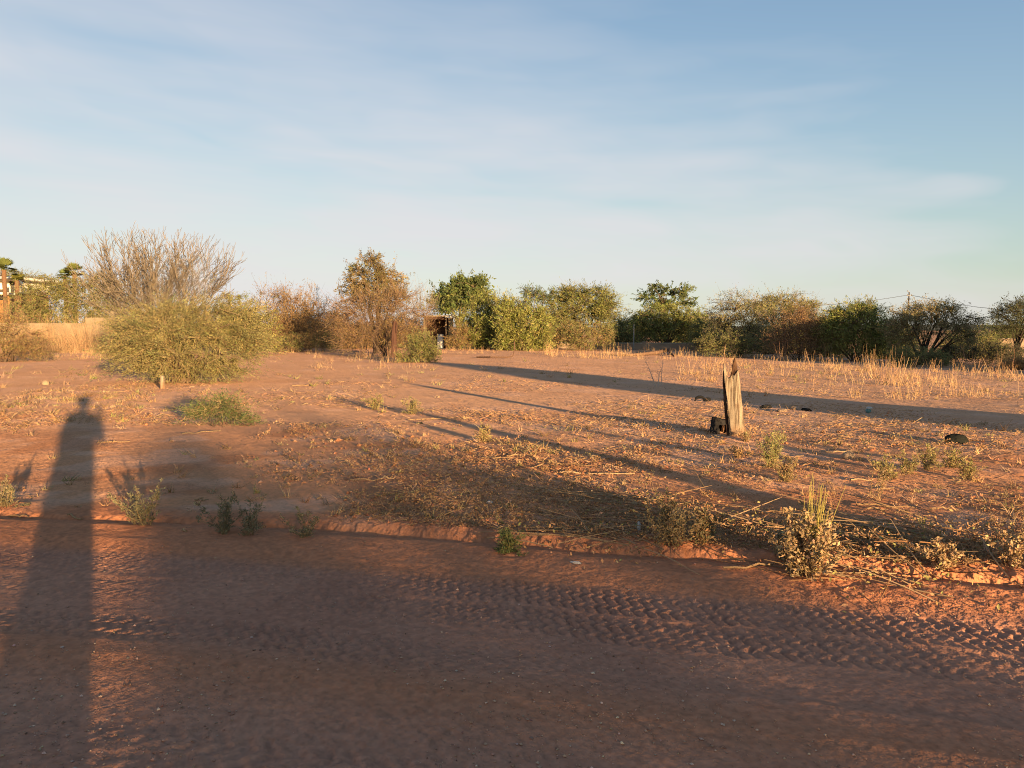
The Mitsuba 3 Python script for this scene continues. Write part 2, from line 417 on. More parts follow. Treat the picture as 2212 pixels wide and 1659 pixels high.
def woody(name, label, cat, lobes, d, ground=None, sprays=900, per=22, leaf=0.07, aspect=0.4, tris=1, leaf_cols=((0.12, 0.12, 0.045),), leaf_w=None, twig_col=(0.16, 0.11, 0.075),
          bark_col=(0.10, 0.07, 0.05), trunk=0.09, trunks=3, gap=0.42, shell=0.5, deep=0.85, spread=0.09, twig=0.012, limbs=12, group=None, seed=None, foot=None, droop=0.0, spiky=0.0, skirt=None, grow=None, ragged=3, scat=0.34, flat=0.0):
    """A tree or bush: lobes are (x, y, rx, ry) as read on the photograph, set at the distance d; every one becomes an ellipsoid about as deep as it is wide."""
    root = numbered(name)
    tag(root, label, cat, group)
    k = d * S / F
    L = []
    for (x, y, rx, ry) in lobes:
        c = at_depth(x, y, d)
        dy = rng.uniform(-0.3, 0.3) * rx * k * deep
        L.append((c + [0, dy, 0], (rx * k, max(rx, ry) * k * deep, ry * k)))
    grow = grow or (1.12 if cat == 'bush' else 1.06)
    L = [(c, (r[0] * grow, r[1] * grow, r[2] * grow)) for c, r in L]
    for c, r in list(L):
        for _ in range(ragged):
            u_ = unit(1)[0]
            u_[2] = abs(u_[2]) * 0.9 - 0.15
            f_ = rng.uniform(0.22, 0.42)
            L.append((c + u_ * np.array(r) * rng.uniform(0.75, 1.0), (r[0] * f_, r[1] * f_, r[2] * f_ * rng.uniform(0.7, 1.2))))
    if skirt is None:
        skirt = cat != 'tree'
    if skirt:
        for c, r in list(L):
            low = c[2] - r[2] - float(base_z(c[0], d))
            if low > 0.05:
                h = (c[2] - float(base_z(c[0], d))) * 0.5
                L.append((np.array([c[0], c[1] - 0.15 * r[1], float(base_z(c[0], d)) + h * 0.95]), (r[0] * 0.82, r[1] * 0.8, h)))
    cx = np.average([c[0] for c, _ in L], weights=[r[0] for _, r in L]) if foot is None else at_depth(foot, 700, d)[0]
    bz = float(base_z(cx, d)) - 0.03
    base = np.array([cx, d, bz])
    gs = rng.integers(1, 10000)
    tips = crown_points([(c - [0, 0, bz], r) for c, r in L], sprays, gs, gap, shell) + [0, 0, bz]
    wood, crown = Bag(), Bag()
    # limbs
    h0 = max(0.12, min(c[2] - r[2] for c, r in L) - bz)
    nodes = []
    for _ in range(limbs):
        c, r = L[rng.choice(len(L), p=np.array([r[0] * r[2] for _, r in L]) / sum(r[0] * r[2] for _, r in L))]
        e = c + np.array(r) * unit(1)[0] * rng.uniform(0.2, 0.62)
        e[2] = max(e[2], bz + 0.2 * h0 + 0.15)
        s = base + np.array([rng.normal() * 0.16 * (trunks > 1), rng.normal() * 0.16 * (trunks > 1), 0]) * min(1, trunks / 3)
        f = s + np.array([0, 0, h0 * (1.0 if trunks == 1 else rng.uniform(0.2, 0.7))]) + rng.normal(size=3) * 0.05
        t = np.linspace(0, 1, 7)[:, None]
        mid = (f + e) / 2 + rng.normal(size=3) * 0.12 * np.linalg.norm(e - f) + [0, 0, 0.1 * np.linalg.norm(e - f)]
        path = (1 - t) ** 3 * s + 3 * (1 - t) ** 2 * t * f + 3 * (1 - t) * t * t * mid + t ** 3 * e
        rr = trunk * (0.55 if trunks > 1 else 0.45) * rng.uniform(0.7, 1.1)
        vv, ff = polyline(path, [rr * 1.2, rr, rr * 0.6, rr * 0.22], 6)
        wood.add(vv, ff, np.array(bark_col) * rng.uniform(0.8, 1.2))
        nodes += [path[3], path[4], path[5], path[6]]
    if trunks == 1:
        t = np.linspace(0, 1, 6)[:, None]
        path = base + np.array([0, 0, h0 * 1.05]) * t + np.concatenate([rng.normal(size=(6, 2)) * 0.03, np.zeros((6, 1))], 1)
        vv, ff = polyline(path, [trunk * 1.35, trunk, trunk * 0.85], 8)
        wood.add(vv, ff, bark_col)
    nodes = np.array(nodes)
    # side branches
    nb = max(12, sprays // 12)
    sub = tips[rng.choice(len(tips), nb)]
    near = nodes[np.argmin(((sub[:, None] - nodes[None]) ** 2).sum(-1) + 0.15 * rng.random((nb, len(nodes))), axis=1)]
    mid = near + (sub - near) * 0.55 + rng.normal(size=(nb, 3)) * 0.07 * np.linalg.norm(sub - near, axis=1, keepdims=True)
    for a, b, ra, rb in ((near, mid, 0.34, 0.2), (mid, sub, 0.2, 0.09)):
        vv, ff, ii = tubes(a, b, trunk * ra * 0.55 + 0.004, trunk * rb * 0.55 + 0.003, 4)
        wood.add(vv, ff, tones(nb, [bark_col, twig_col], 0.15)[ii])
    # twigs and leaves
    sn = np.vstack([sub, mid])
    q = sn[np.argmin(((tips[:, None] - sn[None]) ** 2).sum(-1), axis=1)]
    dirn = tips - q
    ln = np.linalg.norm(dirn, axis=1, keepdims=True) + 1e-6
    q = tips - dirn / ln * np.minimum(ln, spread * 7)
    out = (tips - np.average([c for c, _ in L], axis=0, weights=[r[0] for _, r in L]))
    out = out / (np.linalg.norm(out, axis=1, keepdims=True) + 1e-6) + flat * unit(len(tips)) * [1, 1, 0.15]
    ext = tips + (dirn / ln * 0.5 + out * 0.6 + [0, 0, spiky - droop]) * spread * rng.uniform(0.5, 1.8, (len(tips), 1)) * np.where(rng.random((len(tips), 1)) < 0.10, 2.2, 1.0)
    vv, ff, ii = tubes(q, tips, twig, twig * 0.7, 3)
    tc = tones(len(tips), [twig_col], 0.2)
    crown.add(vv, ff, tc[ii])
    vv, ff, ii = tubes(tips, ext, twig * 0.7, twig * 0.25, 3)
    crown.add(vv, ff, tc[ii])
    if per:
        k_ = np.repeat(np.arange(len(tips)), per)
        t = rng.random((len(k_), 1)) ** 0.8
        c = q[k_] * (1 - t) * 0.5 + tips[k_] * (0.5 + 0 * t) + t * 0.5 * tips[k_] * 0 + (ext[k_] - tips[k_]) * t
        c = np.where(t < 0.5, q[k_] + (tips[k_] - q[k_]) * (0.35 + 1.3 * t), tips[k_] + (ext[k_] - tips[k_]) * (2 * t - 1) * 1.1)
        c = c + rng.normal(size=c.shape) * spread * scat
        al = (ext - q)[k_]
        al /= np.linalg.norm(al, axis=1, keepdims=True) + 1e-6
        vv, ff, ii = leaves(c, leaf, aspect, al, tris)
        tone = tones(len(tips), leaf_cols, 0.16, leaf_w)
        crown.add(vv, ff, (tone[k_] * (1 + 0.10 * rng.normal(size=(len(k_), 1))).clip(0.5, 1.6))[ii])
    wood.build(root + '__trunk')
    crown.c = [c * np.array([1.24, 1.28, 1.26]) for c in crown.c]
    crown.build(root + '__crown', 'leafage')
    labels[root + '__crown'] = {'kind': 'stuff'}
    return root


def bare_tree(name, label, cat, base, reach, height, n_limbs, d_spread, r0, col, depth=6, group=None, seed=1, tilt=0.0, finest=0.0055, fork=0.6):
    """A leafless tree grown branch by branch."""
    r_ = np.random.default_rng(seed)
    root = numbered(name)
    tag(root, label, cat, group)
    segs = {0: [], 1: []}

    def grow(p, dirn, length, rad, level):
        steps = 4 if level < 3 else 3
        for k in range(steps):
            up = np.array([0, 0, 0.12 if level else 0.02])
            nd = dirn + r_.normal(size=3) * 0.12 + up * 0.5
            nd /= np.linalg.norm(nd)
            q = p + nd * length / steps
            rr = rad * (1 - 0.42 * (k + 1) / steps)
            segs[0 if level < 2 else 1].append((p, q, max(rad * (1 - 0.42 * k / steps), finest), max(rr, finest * 0.8)))
            if level < depth and (k > 0 or level > 1) and r_.random() < fork:
                side = np.cross(nd, r_.normal(size=3))
                side /= np.linalg.norm(side)
                a = r_.uniform(0.3, 0.6)
                grow(q, nd * math.cos(a) + side * math.sin(a), length * r_.uniform(0.45, 0.75), rr * 0.62, level + 1 + (r_.random() < 0.2))
            p, dirn = q, nd
        if level < depth:
            grow(p, dirn, length * 0.70, rad * 0.58, level + 1)

    for k in range(n_limbs):
        a = -d_spread + 2 * d_spread * (k + 0.5) / n_limbs + r_.normal() * 0.06 + tilt
        yaw = r_.uniform(-0.75, 0.75)
        dd = np.array([math.sin(a), math.sin(yaw) * 0.5, math.cos(a)])
        dd /= np.linalg.norm(dd)
        ell = 1 / math.sqrt((math.sin(a) / reach) ** 2 + (math.cos(a) / height) ** 2)
        grow(base + np.array([r_.normal() * 0.08, 0, -0.05]), dd, ell * 0.40, r0 * r_.uniform(0.7, 1.1), 0)
    for lev, part in ((0, 'trunk'), (1, 'crown')):
        s = segs[lev]
        a, b = np.array([x[0] for x in s]), np.array([x[1] for x in s])
        vv, ff, ii = tubes(a, b, np.array([x[2] for x in s]), np.array([x[3] for x in s]), 5 if lev == 0 else 3)
        Bag().add(vv, ff, (np.array(col) * (1 + 0.18 * r_.normal(size=(len(s), 1))).clip(0.5, 1.5))[ii]).build(root + '__' + part)
    labels[root + '__crown'] = {'kind': 'stuff'}
    return root


OLIVE = ((0.225, 0.205, 0.075), (0.185, 0.18, 0.07), (0.27, 0.235, 0.09))
OLIVE_D = ((0.18, 0.175, 0.066), (0.145, 0.15, 0.06), (0.22, 0.20, 0.078))
GREEN = ((0.21, 0.22, 0.06), (0.165, 0.185, 0.055), (0.26, 0.255, 0.078))
DKGREEN = ((0.105, 0.13, 0.05), (0.085, 0.108, 0.045), (0.135, 0.155, 0.058))
BROWN = ((0.255, 0.165, 0.075), (0.205, 0.13, 0.06), (0.285, 0.195, 0.09))
RUST = ((0.235, 0.145, 0.07), (0.19, 0.12, 0.058))
SPARSE = ((0.23, 0.205, 0.10), (0.185, 0.17, 0.08), (0.27, 0.23, 0.115))
TW_BR = (0.21, 0.135, 0.085)

woody('shrub', 'large feathery yellow-green shrub standing alone at the front left of the field', 'shrub',
      [(400, 745, 140, 70), (312, 715, 84, 50), (290, 760, 70, 40), (500, 725, 70, 60), (410, 680, 90, 30), (340, 680, 60, 24), (540, 735, 34, 60), (530, 690, 30, 36), (250, 750, 34, 40), (390, 790, 90, 34), (470, 800, 66, 28), (330, 775, 56, 36), (480, 668, 40, 20)], 22.0,
      sprays=3300, per=22, leaf=0.062, aspect=0.34, leaf_cols=((0.215, 0.185, 0.08), (0.165, 0.155, 0.07), (0.27, 0.22, 0.10)), trunk=0.06, trunks=6, limbs=26, gap=0.555, spread=0.25, scat=0.17, flat=0.9,
      twig=0.0048, twig_col=(0.24, 0.18, 0.10), bark_col=(0.16, 0.11, 0.07), deep=0.75, foot=400, skirt=False, grow=1.0, shell=0.5, ragged=4)
bare_tree('bare_tree', 'leafless grey vase-shaped tree rising behind the large yellow-green shrub', 'tree', np.array([*at_depth(345, 700, 28.0)[:2], -0.03]), 5.5, 4.6, 34, 0.64, 0.036,
          (0.165, 0.135, 0.10), 5, seed=5, finest=0.0078, fork=0.60, tilt=-0.06)
woody('acacia_tree', 'feathery green acacia behind the left end of the beige wall', 'tree',
      [(90, 650, 70, 42), (55, 665, 48, 30), (130, 640, 50, 36), (100, 615, 60, 22)], 80.0, sprays=1500, per=14, leaf=0.17, leaf_cols=OLIVE_D + OLIVE[:1], trunk=0.14, trunks=1, limbs=12, spread=0.3, twig=0.016, foot=108, gap=0.38, skirt=True)
woody('acacia_tree', 'rounded green acacia behind the higher step of the beige wall', 'tree',
      [(205, 645, 62, 50), (190, 615, 46, 30), (245, 650, 42, 42), (225, 610, 40, 25)], 82.0, sprays=1500, per=14, leaf=0.17, leaf_cols=OLIVE_D, trunk=0.14, trunks=1, limbs=12, spread=0.3, twig=0.016, foot=197, gap=0.38, skirt=True)
woody('acacia_tree', 'hazy line of acacia crown behind the white balcony house', 'tree',
      [(60, 612, 55, 22), (120, 622, 40, 20), (20, 605, 40, 24)], 105.0, sprays=700, per=14, leaf=0.2, leaf_cols=OLIVE_D, trunk=0.2, trunks=2, limbs=10, spread=0.4, twig=0.02)
woody('bush', 'brown dry bush cut by the left edge of the picture', 'bush',
      [(10, 715, 55, 52), (45, 745, 48, 34), (-10, 690, 40, 40), (70, 762, 28, 20)], 36.5, sprays=1300, per=9, leaf=0.07, leaf_cols=BROWN + OLIVE[:1], twig_col=TW_BR, trunk=0.06, trunks=5, limbs=14, spread=0.2, twig=0.009, gap=0.42)
woody('bush', 'yellow-green bush between the leafless tree and the brown thicket', 'bush',
      [(520, 690, 55, 48), (555, 700, 38, 50), (500, 660, 30, 25)], 46.0, sprays=1100, per=14, leaf=0.11, leaf_cols=OLIVE + GREEN[:1], trunk=0.07, trunks=4, limbs=12, spread=0.22, twig=0.009)
woody('bush', 'broad rusty brown thicket left of the tall brown tree', 'bush',
      [(600, 670, 62, 56), (645, 675, 55, 55), (690, 700, 55, 48), (590, 715, 45, 40), (655, 725, 60, 32)], 54.0, sprays=2300, per=9, leaf=0.10, leaf_cols=BROWN, twig_col=TW_BR, trunk=0.07, trunks=7, limbs=18, spread=0.28, twig=0.011, spiky=0.5, gap=0.36)
woody('bush', 'low dull green bush at the foot of the rusty thicket', 'bush',
      [(640, 740, 50, 20), (700, 738, 40, 20), (580, 742, 30, 16)], 52.0, sprays=700, per=12, leaf=0.09, leaf_cols=OLIVE_D + BROWN[:1], trunk=0.04, trunks=4, limbs=8, spread=0.2, twig=0.008)
bare_tree('bare_tree', 'small pale leafless sapling poking above the rusty thicket', 'tree', np.array([*at_depth(672, 700, 57.0)[:2], -0.03]), 1.3, 4.7, 4, 0.34, 0.035, (0.24, 0.20, 0.15), 5, seed=8, finest=0.010)
bare_tree('bare_tree', 'thin leafless twigs above the left of the rusty thicket', 'tree', np.array([*at_depth(590, 700, 56.0)[:2], -0.03]), 2.0, 4.2, 6, 0.5, 0.03, (0.2, 0.15, 0.11), 5, seed=9, finest=0.009)
woody('tree', 'tall tree with thin orange-brown foliage, highest of the middle group', 'tree',
      [(800, 598, 48, 44), (845, 612, 36, 32), (765, 620, 34, 34), (815, 640, 70, 32), (800, 565, 24, 18)], 50.0, sprays=900, per=15, leaf=0.13, aspect=0.5, leaf_cols=((0.19, 0.145, 0.066), (0.155, 0.13, 0.058), (0.21, 0.16, 0.075)), twig_col=(0.17, 0.12, 0.085), trunk=0.13, trunks=2, limbs=14,
      spread=0.22, twig=0.010, gap=0.50, shell=0.4)
woody('bush', 'wide twiggy brown bush in front of the tall orange-brown tree', 'bush',
      [(815, 680, 90, 58), (755, 690, 50, 50), (885, 690, 48, 52), (840, 640, 52, 30)], 44.0, sprays=3000, per=5, leaf=0.075, leaf_cols=BROWN + RUST[:1], twig_col=(0.18, 0.12, 0.085), trunk=0.08, trunks=6, limbs=18, spread=0.3, twig=0.0085, spiky=0.6, gap=0.38, foot=835)
woody('bush', 'small green bush at the right foot of the twiggy brown bush', 'bush',
      [(905, 750, 32, 34), (930, 765, 22, 24), (885, 772, 26, 18)], 35.5, sprays=650, per=14, leaf=0.075, leaf_cols=OLIVE_D + OLIVE[:1], trunk=0.03, trunks=4, limbs=8, spread=0.13, twig=0.006)
woody('bush', 'pale nearly leafless bush behind the shed', 'bush', [(905, 655, 32, 28), (925, 665, 22, 24)], 68.0, sprays=500, per=3, leaf=0.08, leaf_cols=SPARSE, twig_col=(0.25, 0.21, 0.15), trunk=0.06, trunks=5, limbs=10, spread=0.4, twig=0.014, spiky=0.4)
woody('tree', 'rounded dark green tree above the shed', 'tree', [(985, 640, 46, 34), (1022, 632, 38, 34), (958, 655, 28, 26), (1000, 614, 24, 16), (1035, 612, 12, 12)], 73.0, sprays=1000, per=14, leaf=0.24, aspect=0.55, leaf_cols=DKGREEN + GREEN[1:2], trunk=0.16, trunks=1, limbs=12,
      spread=0.32, twig=0.016, gap=0.40)
woody('bush', 'bright yellow-green bush right of the shed', 'bush', [(1045, 690, 50, 46), (1010, 712, 34, 34), (1070, 715, 46, 40), (1050, 652, 30, 18)], 60.0, sprays=1700, per=14, leaf=0.15, leaf_cols=GREEN + OLIVE[:1], trunk=0.07, trunks=5, limbs=12, spread=0.28, twig=0.010, gap=0.42, grow=1.2, ragged=5)
woody('bush', 'bright yellow-green bush with pale sunlit foot, second right of the shed', 'bush', [(1135, 705, 45, 48), (1110, 680, 36, 34), (1160, 725, 30, 32), (1125, 735, 45, 22)], 57.0, sprays=1700, per=14, leaf=0.15, leaf_cols=GREEN + OLIVE[2:], trunk=0.07, trunks=5, limbs=12, spread=0.28, twig=0.010, gap=0.43, grow=1.2, ragged=5)
woody('bush', 'thin brownish bush touching the right side of the shed', 'bush', [(990, 722, 20, 28), (975, 740, 18, 16)], 58.0, sprays=330, per=9, leaf=0.10, leaf_cols=BROWN + OLIVE[:1], twig_col=TW_BR, trunk=0.03, trunks=3, limbs=6, spread=0.2, twig=0.009)
woody('tree', 'sparse tree whose thin top shows above the olive trees in the middle', 'tree', [(1160, 640, 38, 22), (1140, 628, 16, 12), (1190, 645, 30, 18)], 82.0, sprays=260, per=12, leaf=0.20, leaf_cols=DKGREEN, trunk=0.12, trunks=2, limbs=9, spread=0.34, twig=0.016, gap=0.5)
woody('tree', 'wide olive green tree in front of the low wall in the middle', 'tree', [(1250, 670, 62, 44), (1235, 640, 42, 24), (1310, 680, 38, 48), (1200, 690, 42, 40), (1290, 640, 34, 20)], 63.0, sprays=2100, per=13, leaf=0.15, leaf_cols=OLIVE_D + GREEN[:1], trunk=0.10, trunks=3, limbs=14, spread=0.28,
      twig=0.011, foot=1260, gap=0.42)
woody('bush', 'brownish olive bush under the wide olive tree', 'bush', [(1235, 718, 50, 26), (1290, 720, 36, 24), (1190, 722, 26, 22)], 60.0, sprays=900, per=11, leaf=0.11, leaf_cols=OLIVE_D + BROWN[:1], twig_col=TW_BR, trunk=0.04, trunks=4, limbs=9, spread=0.22, twig=0.009, gap=0.47)
woody('tree', 'flat-topped tree with dark leaves on layered open branches', 'tree', [(1440, 628, 58, 10), (1400, 640, 30, 8), (1480, 640, 32, 9), (1445, 655, 62, 10), (1420, 618, 24, 6), (1490, 622, 22, 6), (1385, 645, 14, 6)], 86.0, sprays=230, per=14, leaf=0.28, aspect=0.5, leaf_cols=DKGREEN,
      trunk=0.16, trunks=1, limbs=16, spread=0.4, twig=0.02, flat=0.6, scat=0.2, gap=0.50, foot=1440, deep=0.8, ragged=1)
woody('tree', 'drooping leafy green tree under the flat-topped dark tree', 'tree', [(1430, 690, 55, 36), (1480, 695, 48, 34), (1395, 700, 34, 28), (1520, 705, 30, 28)], 70.0, sprays=1500, per=14, leaf=0.17, leaf_cols=GREEN[:2] + OLIVE_D[:2], trunk=0.11, trunks=2, limbs=12, spread=0.3, twig=0.012, droop=0.9,
      foot=1440, gap=0.40)
woody('tree', 'dark shaded evergreen behind the low wall in the middle', 'tree', [(1370, 715, 42, 36), (1420, 725, 40, 28), (1500, 722, 50, 32)], 84.0, sprays=1100, per=12, leaf=0.22, leaf_cols=((0.055, 0.08, 0.045), (0.045, 0.065, 0.04)), trunk=0.1, trunks=3, limbs=10, spread=0.36, twig=0.014, gap=0.34)
woody('tree', 'open grey-green thorn tree right of the leafy green tree', 'tree', [(1590, 660, 56, 32), (1560, 690, 42, 36), (1630, 680, 48, 36), (1600, 715, 52, 30)], 53.0, sprays=1300, per=9, leaf=0.11, leaf_cols=SPARSE + OLIVE_D[:1], twig_col=(0.20, 0.16, 0.12), bark_col=(0.06, 0.045, 0.035), trunk=0.11, trunks=2,
      limbs=16, spread=0.26, twig=0.010, gap=0.47, foot=1600)
woody('tree', 'olive thorn tree behind the reddish brown bush', 'tree', [(1690, 660, 54, 30), (1730, 680, 42, 34), (1665, 680, 40, 36)], 56.0, sprays=1100, per=11, leaf=0.12, leaf_cols=OLIVE + SPARSE[:1], twig_col=(0.22, 0.17, 0.11), trunk=0.1, trunks=2, limbs=12, spread=0.26, twig=0.010, gap=0.46)
woody('bush', 'reddish brown twiggy bush right of the broken post', 'bush', [(1715, 705, 54, 40), (1745, 725, 44, 38), (1690, 735, 44, 26), (1735, 690, 36, 26)], 48.0, sprays=1900, per=6, leaf=0.085, leaf_cols=RUST + BROWN[:1], twig_col=(0.18, 0.115, 0.08), trunk=0.05, trunks=7, limbs=14, spread=0.26, twig=0.0085,
      spiky=0.6, gap=0.38)
woody('bush', 'dark twiggy bush under the open grey-green thorn tree', 'bush', [(1570, 738, 50, 26), (1620, 742, 44, 22), (1530, 742, 30, 20)], 50.0, sprays=900, per=9, leaf=0.09, leaf_cols=OLIVE_D, twig_col=(0.10, 0.075, 0.06), trunk=0.04, trunks=5, limbs=10, spread=0.2, twig=0.009, gap=0.44)
woody('tree', 'dense dark green tree left of the utility pole', 'tree', [(1855, 690, 56, 36), (1830, 725, 60, 46), (1900, 730, 52, 42), (1870, 672, 34, 18), (1800, 700, 26, 30)], 47.0, sprays=2100, per=13, leaf=0.13, leaf_cols=GREEN + OLIVE_D[:1], trunk=0.09, trunks=3, limbs=12, spread=0.24, twig=0.010, gap=0.39)
woody('tree', 'wide open olive thorn tree with dark spreading limbs in front of the utility pole', 'tree', [(2010, 690, 74, 40), (1955, 700, 46, 40), (2070, 705, 46, 38), (2020, 668, 46, 20), (2095, 735, 26, 26), (1960, 735, 40, 30)], 43.0, sprays=1900, per=9, leaf=0.10,
      leaf_cols=((0.23, 0.195, 0.09), (0.18, 0.165, 0.07), (0.26, 0.21, 0.10)), twig_col=(0.20, 0.15, 0.10), bark_col=(0.05, 0.038, 0.03), trunk=0.13, trunks=2, limbs=18, spread=0.23, twig=0.008, gap=0.46, foot=2000)
woody('bush', 'low olive bush at the foot of the wide thorn tree', 'bush', [(1985, 768, 46, 20), (1945, 765, 28, 18), (2025, 772, 24, 14)], 40.5, sprays=650, per=11, leaf=0.08, leaf_cols=OLIVE_D + OLIVE[:1], trunk=0.03, trunks=4, limbs=7, spread=0.15, twig=0.007)
woody('bush', 'dim grey-green low bush left of the tan bush near the right edge', 'bush', [(2110, 758, 52, 28), (2060, 765, 34, 22), (2160, 765, 46, 30), (2205, 770, 40, 26)], 46.0, sprays=1000, per=10, leaf=0.09, leaf_cols=((0.07, 0.07, 0.04), (0.09, 0.08, 0.045)), twig_col=(0.10, 0.08, 0.06), trunk=0.03, trunks=5,
      limbs=10, spread=0.2, twig=0.008, gap=0.42)
woody('tree', 'dark grey-green thorn tree cut by the right edge of the picture', 'tree', [(2190, 680, 42, 32), (2225, 690, 46, 46), (2170, 705, 30, 24), (2205, 660, 32, 14)], 60.0, sprays=800, per=10, leaf=0.14, leaf_cols=((0.09, 0.095, 0.05), (0.07, 0.075, 0.04)), twig_col=(0.08, 0.065, 0.05), bark_col=(0.04, 0.03, 0.025), trunk=0.13,
      trunks=1, limbs=14, spread=0.3, twig=0.011, gap=0.49)
woody('bush', 'small round tan dry bush at the right edge of the picture', 'bush', [(2188, 786, 32, 13), (2210, 788, 26, 12)], 39.0, sprays=700, per=10, leaf=0.06, leaf_cols=((0.40, 0.24, 0.10), (0.34, 0.20, 0.085)), twig_col=(0.32, 0.2, 0.1), trunk=0.02, trunks=5, limbs=7, spread=0.12, twig=0.006)
woody('bush', 'green low shrub in the shade in front of the large yellow-green shrub', 'shrub', [(452, 884, 44, 30), (498, 892, 48, 24), (420, 892, 34, 24), (480, 868, 34, 20), (535, 905, 26, 14)], 12.3, sprays=420, per=14, leaf=0.034, leaf_cols=DKGREEN + ((0.15, 0.125, 0.06),), trunk=0.012, trunks=6, limbs=10, spread=0.11, twig=0.0028, twig_col=(0.3, 0.22, 0.12), gap=0.5, shell=0.7, skirt=False)
for x, w_, t_, d, cols, lab in ((700, 60, 668, 66, BROWN + OLIVE[:1], 'dull brown bush filling the gap behind the leafless sapling'), (920, 40, 690, 70, OLIVE_D, 'dull green bush behind the shed'), (1100, 60, 650, 72, GREEN[:2] + OLIVE_D, 'green bush behind the two bright bushes'),
                                 (1340, 40, 690, 76, OLIVE_D, 'dull olive bush between the olive tree and the leafy green tree'), (1540, 40, 680, 64, OLIVE_D, 'olive bush left of the open thorn tree'), (1650, 50, 690, 62, OLIVE_D + SPARSE[:1], 'olive bush behind the open thorn tree'),
                                 (1790, 40, 690, 56, OLIVE_D, 'olive bush between the reddish bush and the dark green tree'), (1920, 50, 700, 54, OLIVE_D, 'olive bush between the dark green tree and the wide thorn tree'), (760, 50, 690, 62, BROWN, 'brown bush left of the tall orange-brown tree'),
                                 (520, 50, 680, 64, OLIVE + BROWN[:1], 'olive bush behind the right side of the leafless tree'), (2090, 60, 718, 60, OLIVE_D[:2], 'dull olive bush behind the right side of the wide thorn tree'),
                                 (2150, 62, 700, 68, OLIVE_D[:2] + DKGREEN[:1], 'dim bush low behind the thorn tree at the right edge'), (2215, 50, 700, 70, OLIVE_D[:2] + DKGREEN[:1], 'dim bush behind the thorn tree, cut by the right edge'),
                                 (1215, 46, 668, 74, OLIVE_D + GREEN[:1], 'green bush behind the left side of the wide olive tree'), (1480, 52, 676, 78, GREEN[1:2] + OLIVE_D, 'green bush behind the leafy green tree'), (1730, 46, 668, 66, OLIVE_D, 'olive bush behind the reddish brown bush'),
                                 (850, 46, 678, 64, BROWN + OLIVE[:1], 'brown olive bush right behind the dead trunk'), (640, 50, 672, 66, BROWN + OLIVE_D[:1], 'olive brown bush behind the rusty thicket'), (290, 46, 672, 70, OLIVE_D, 'olive bush behind the left side of the leafless tree'), (440, 50, 668, 68, OLIVE_D, 'olive bush behind the trunk of the leafless tree')):
    woody('bush', lab, 'bush', [(x, t_ + 32, w_, 32), (x - w_ * 0.4, t_ + 45, w_ * 0.7, 28), (x + w_ * 0.45, t_ + 40, w_ * 0.6, 30)], d, sprays=900, per=12, leaf=0.15, leaf_cols=cols, trunk=0.06, trunks=5, limbs=10, spread=0.28, twig=0.011, gap=0.40)
# trees beyond the right edge of the picture, whose shade falls on the far hedge
for p_, s_, rad, hgt, lab in ((38.6, 15.6, 2.4, 3.7, 'dense tree beyond the right edge, the lower one'), (43.6, 12.0, 3.0, 5.6, 'dense tree beyond the right edge, the taller one')):
    c = p_ * SIDE + s_ * AWAY
    key = numbered('shade_tree')
    tag(key, lab, 'tree')
    gz = float(base_z(*c))
    L = [((c[0], c[1], gz + hgt * 0.62), (rad, rad, hgt * 0.40)), ((c[0] - 0.6, c[1], gz + hgt * 0.35), (rad * 0.9, rad * 0.9, hgt * 0.33))]
    pts = crown_points(L, 15000, 5, 0.2, 0.5, gz + 0.1)
    vv, ff, ii = leaves(pts, 0.42, 0.7, None, 1)
    Bag().add(vv, ff, tones(len(pts), DKGREEN)[ii]).build(key + '__crown')
    labels[key + '__crown'] = {'kind': 'stuff'}
    vv, ff = polyline([(c[0], c[1], gz - 0.1), (c[0], c[1], gz + hgt * 0.6)], [0.2, 0.12], 8)
    Bag().add(vv, ff, (0.1, 0.07, 0.05)).build(key + '__trunk')

# ------------------------------------------------------------------ buildings, walls, pole
def wall_run(name, label, x0, x1, d, ztop, thick=0.22, bsdf='beige_plaster', cap='coping', cap_h=0.07, d1=None, piers=(), pier_up=0.18):
    root = numbered(name)
    tag(root, label, 'wall')
    a, b = at_depth(x0, 700, d), at_depth(x1, 700, d1 or d)
    L = np.linalg.norm((b - a)[:2])
    ang = math.degrees(math.atan2(b[1] - a[1], b[0] - a[0]))
    gz = min(float(base_z(*a[:2])), float(base_z(*b[:2]))) - 0.2
    place = trimesh.transformations.rotation_matrix(math.radians(ang), [0, 0, 1])
    place[:3, 3] = [a[0], a[1], 0]

    def put(m, part, bs):
        m.apply_transform(place)
        solid(part_name(root, part), m, bs)
    put(box(0, L, 0, thick, gz, ztop, 0.01), 'wall_face', bsdf)
    if cap:
        put(box(-0.03, L + 0.03, -0.05, thick + 0.05, ztop + 0.002, ztop + cap_h, 0.012), 'coping', cap)
    for t in piers:
        put(box(t * L - 0.2, t * L + 0.2, -0.09, thick + 0.09, gz, ztop + pier_up, 0.015), 'pier', bsdf)
    return root


zw = at_depth(100, 698, 75)[2]
wall_run('boundary_wall', 'long low beige boundary wall behind dry grass at the far left', -60, 182, 75, zw, cap=None)
wall_run('boundary_wall', 'higher beige wall step with a capped pier at the far left', 184, 400, 74, at_depth(200, 686, 74)[2], cap=None, piers=(0.275,), pier_up=0.6)
wall_run('low_wall', 'low block wall with pale coping in the middle distance', 1180, 1525, 67, at_depth(1350, 742, 67)[2], bsdf='grey_block', d1=66, piers=(0.02, 0.62, 0.99))
wall_run('low_wall', 'low wall with pale coping near the right edge', 2110, 2330, 62, at_depth(2170, 732, 62)[2], bsdf='grey_block', d1=60)

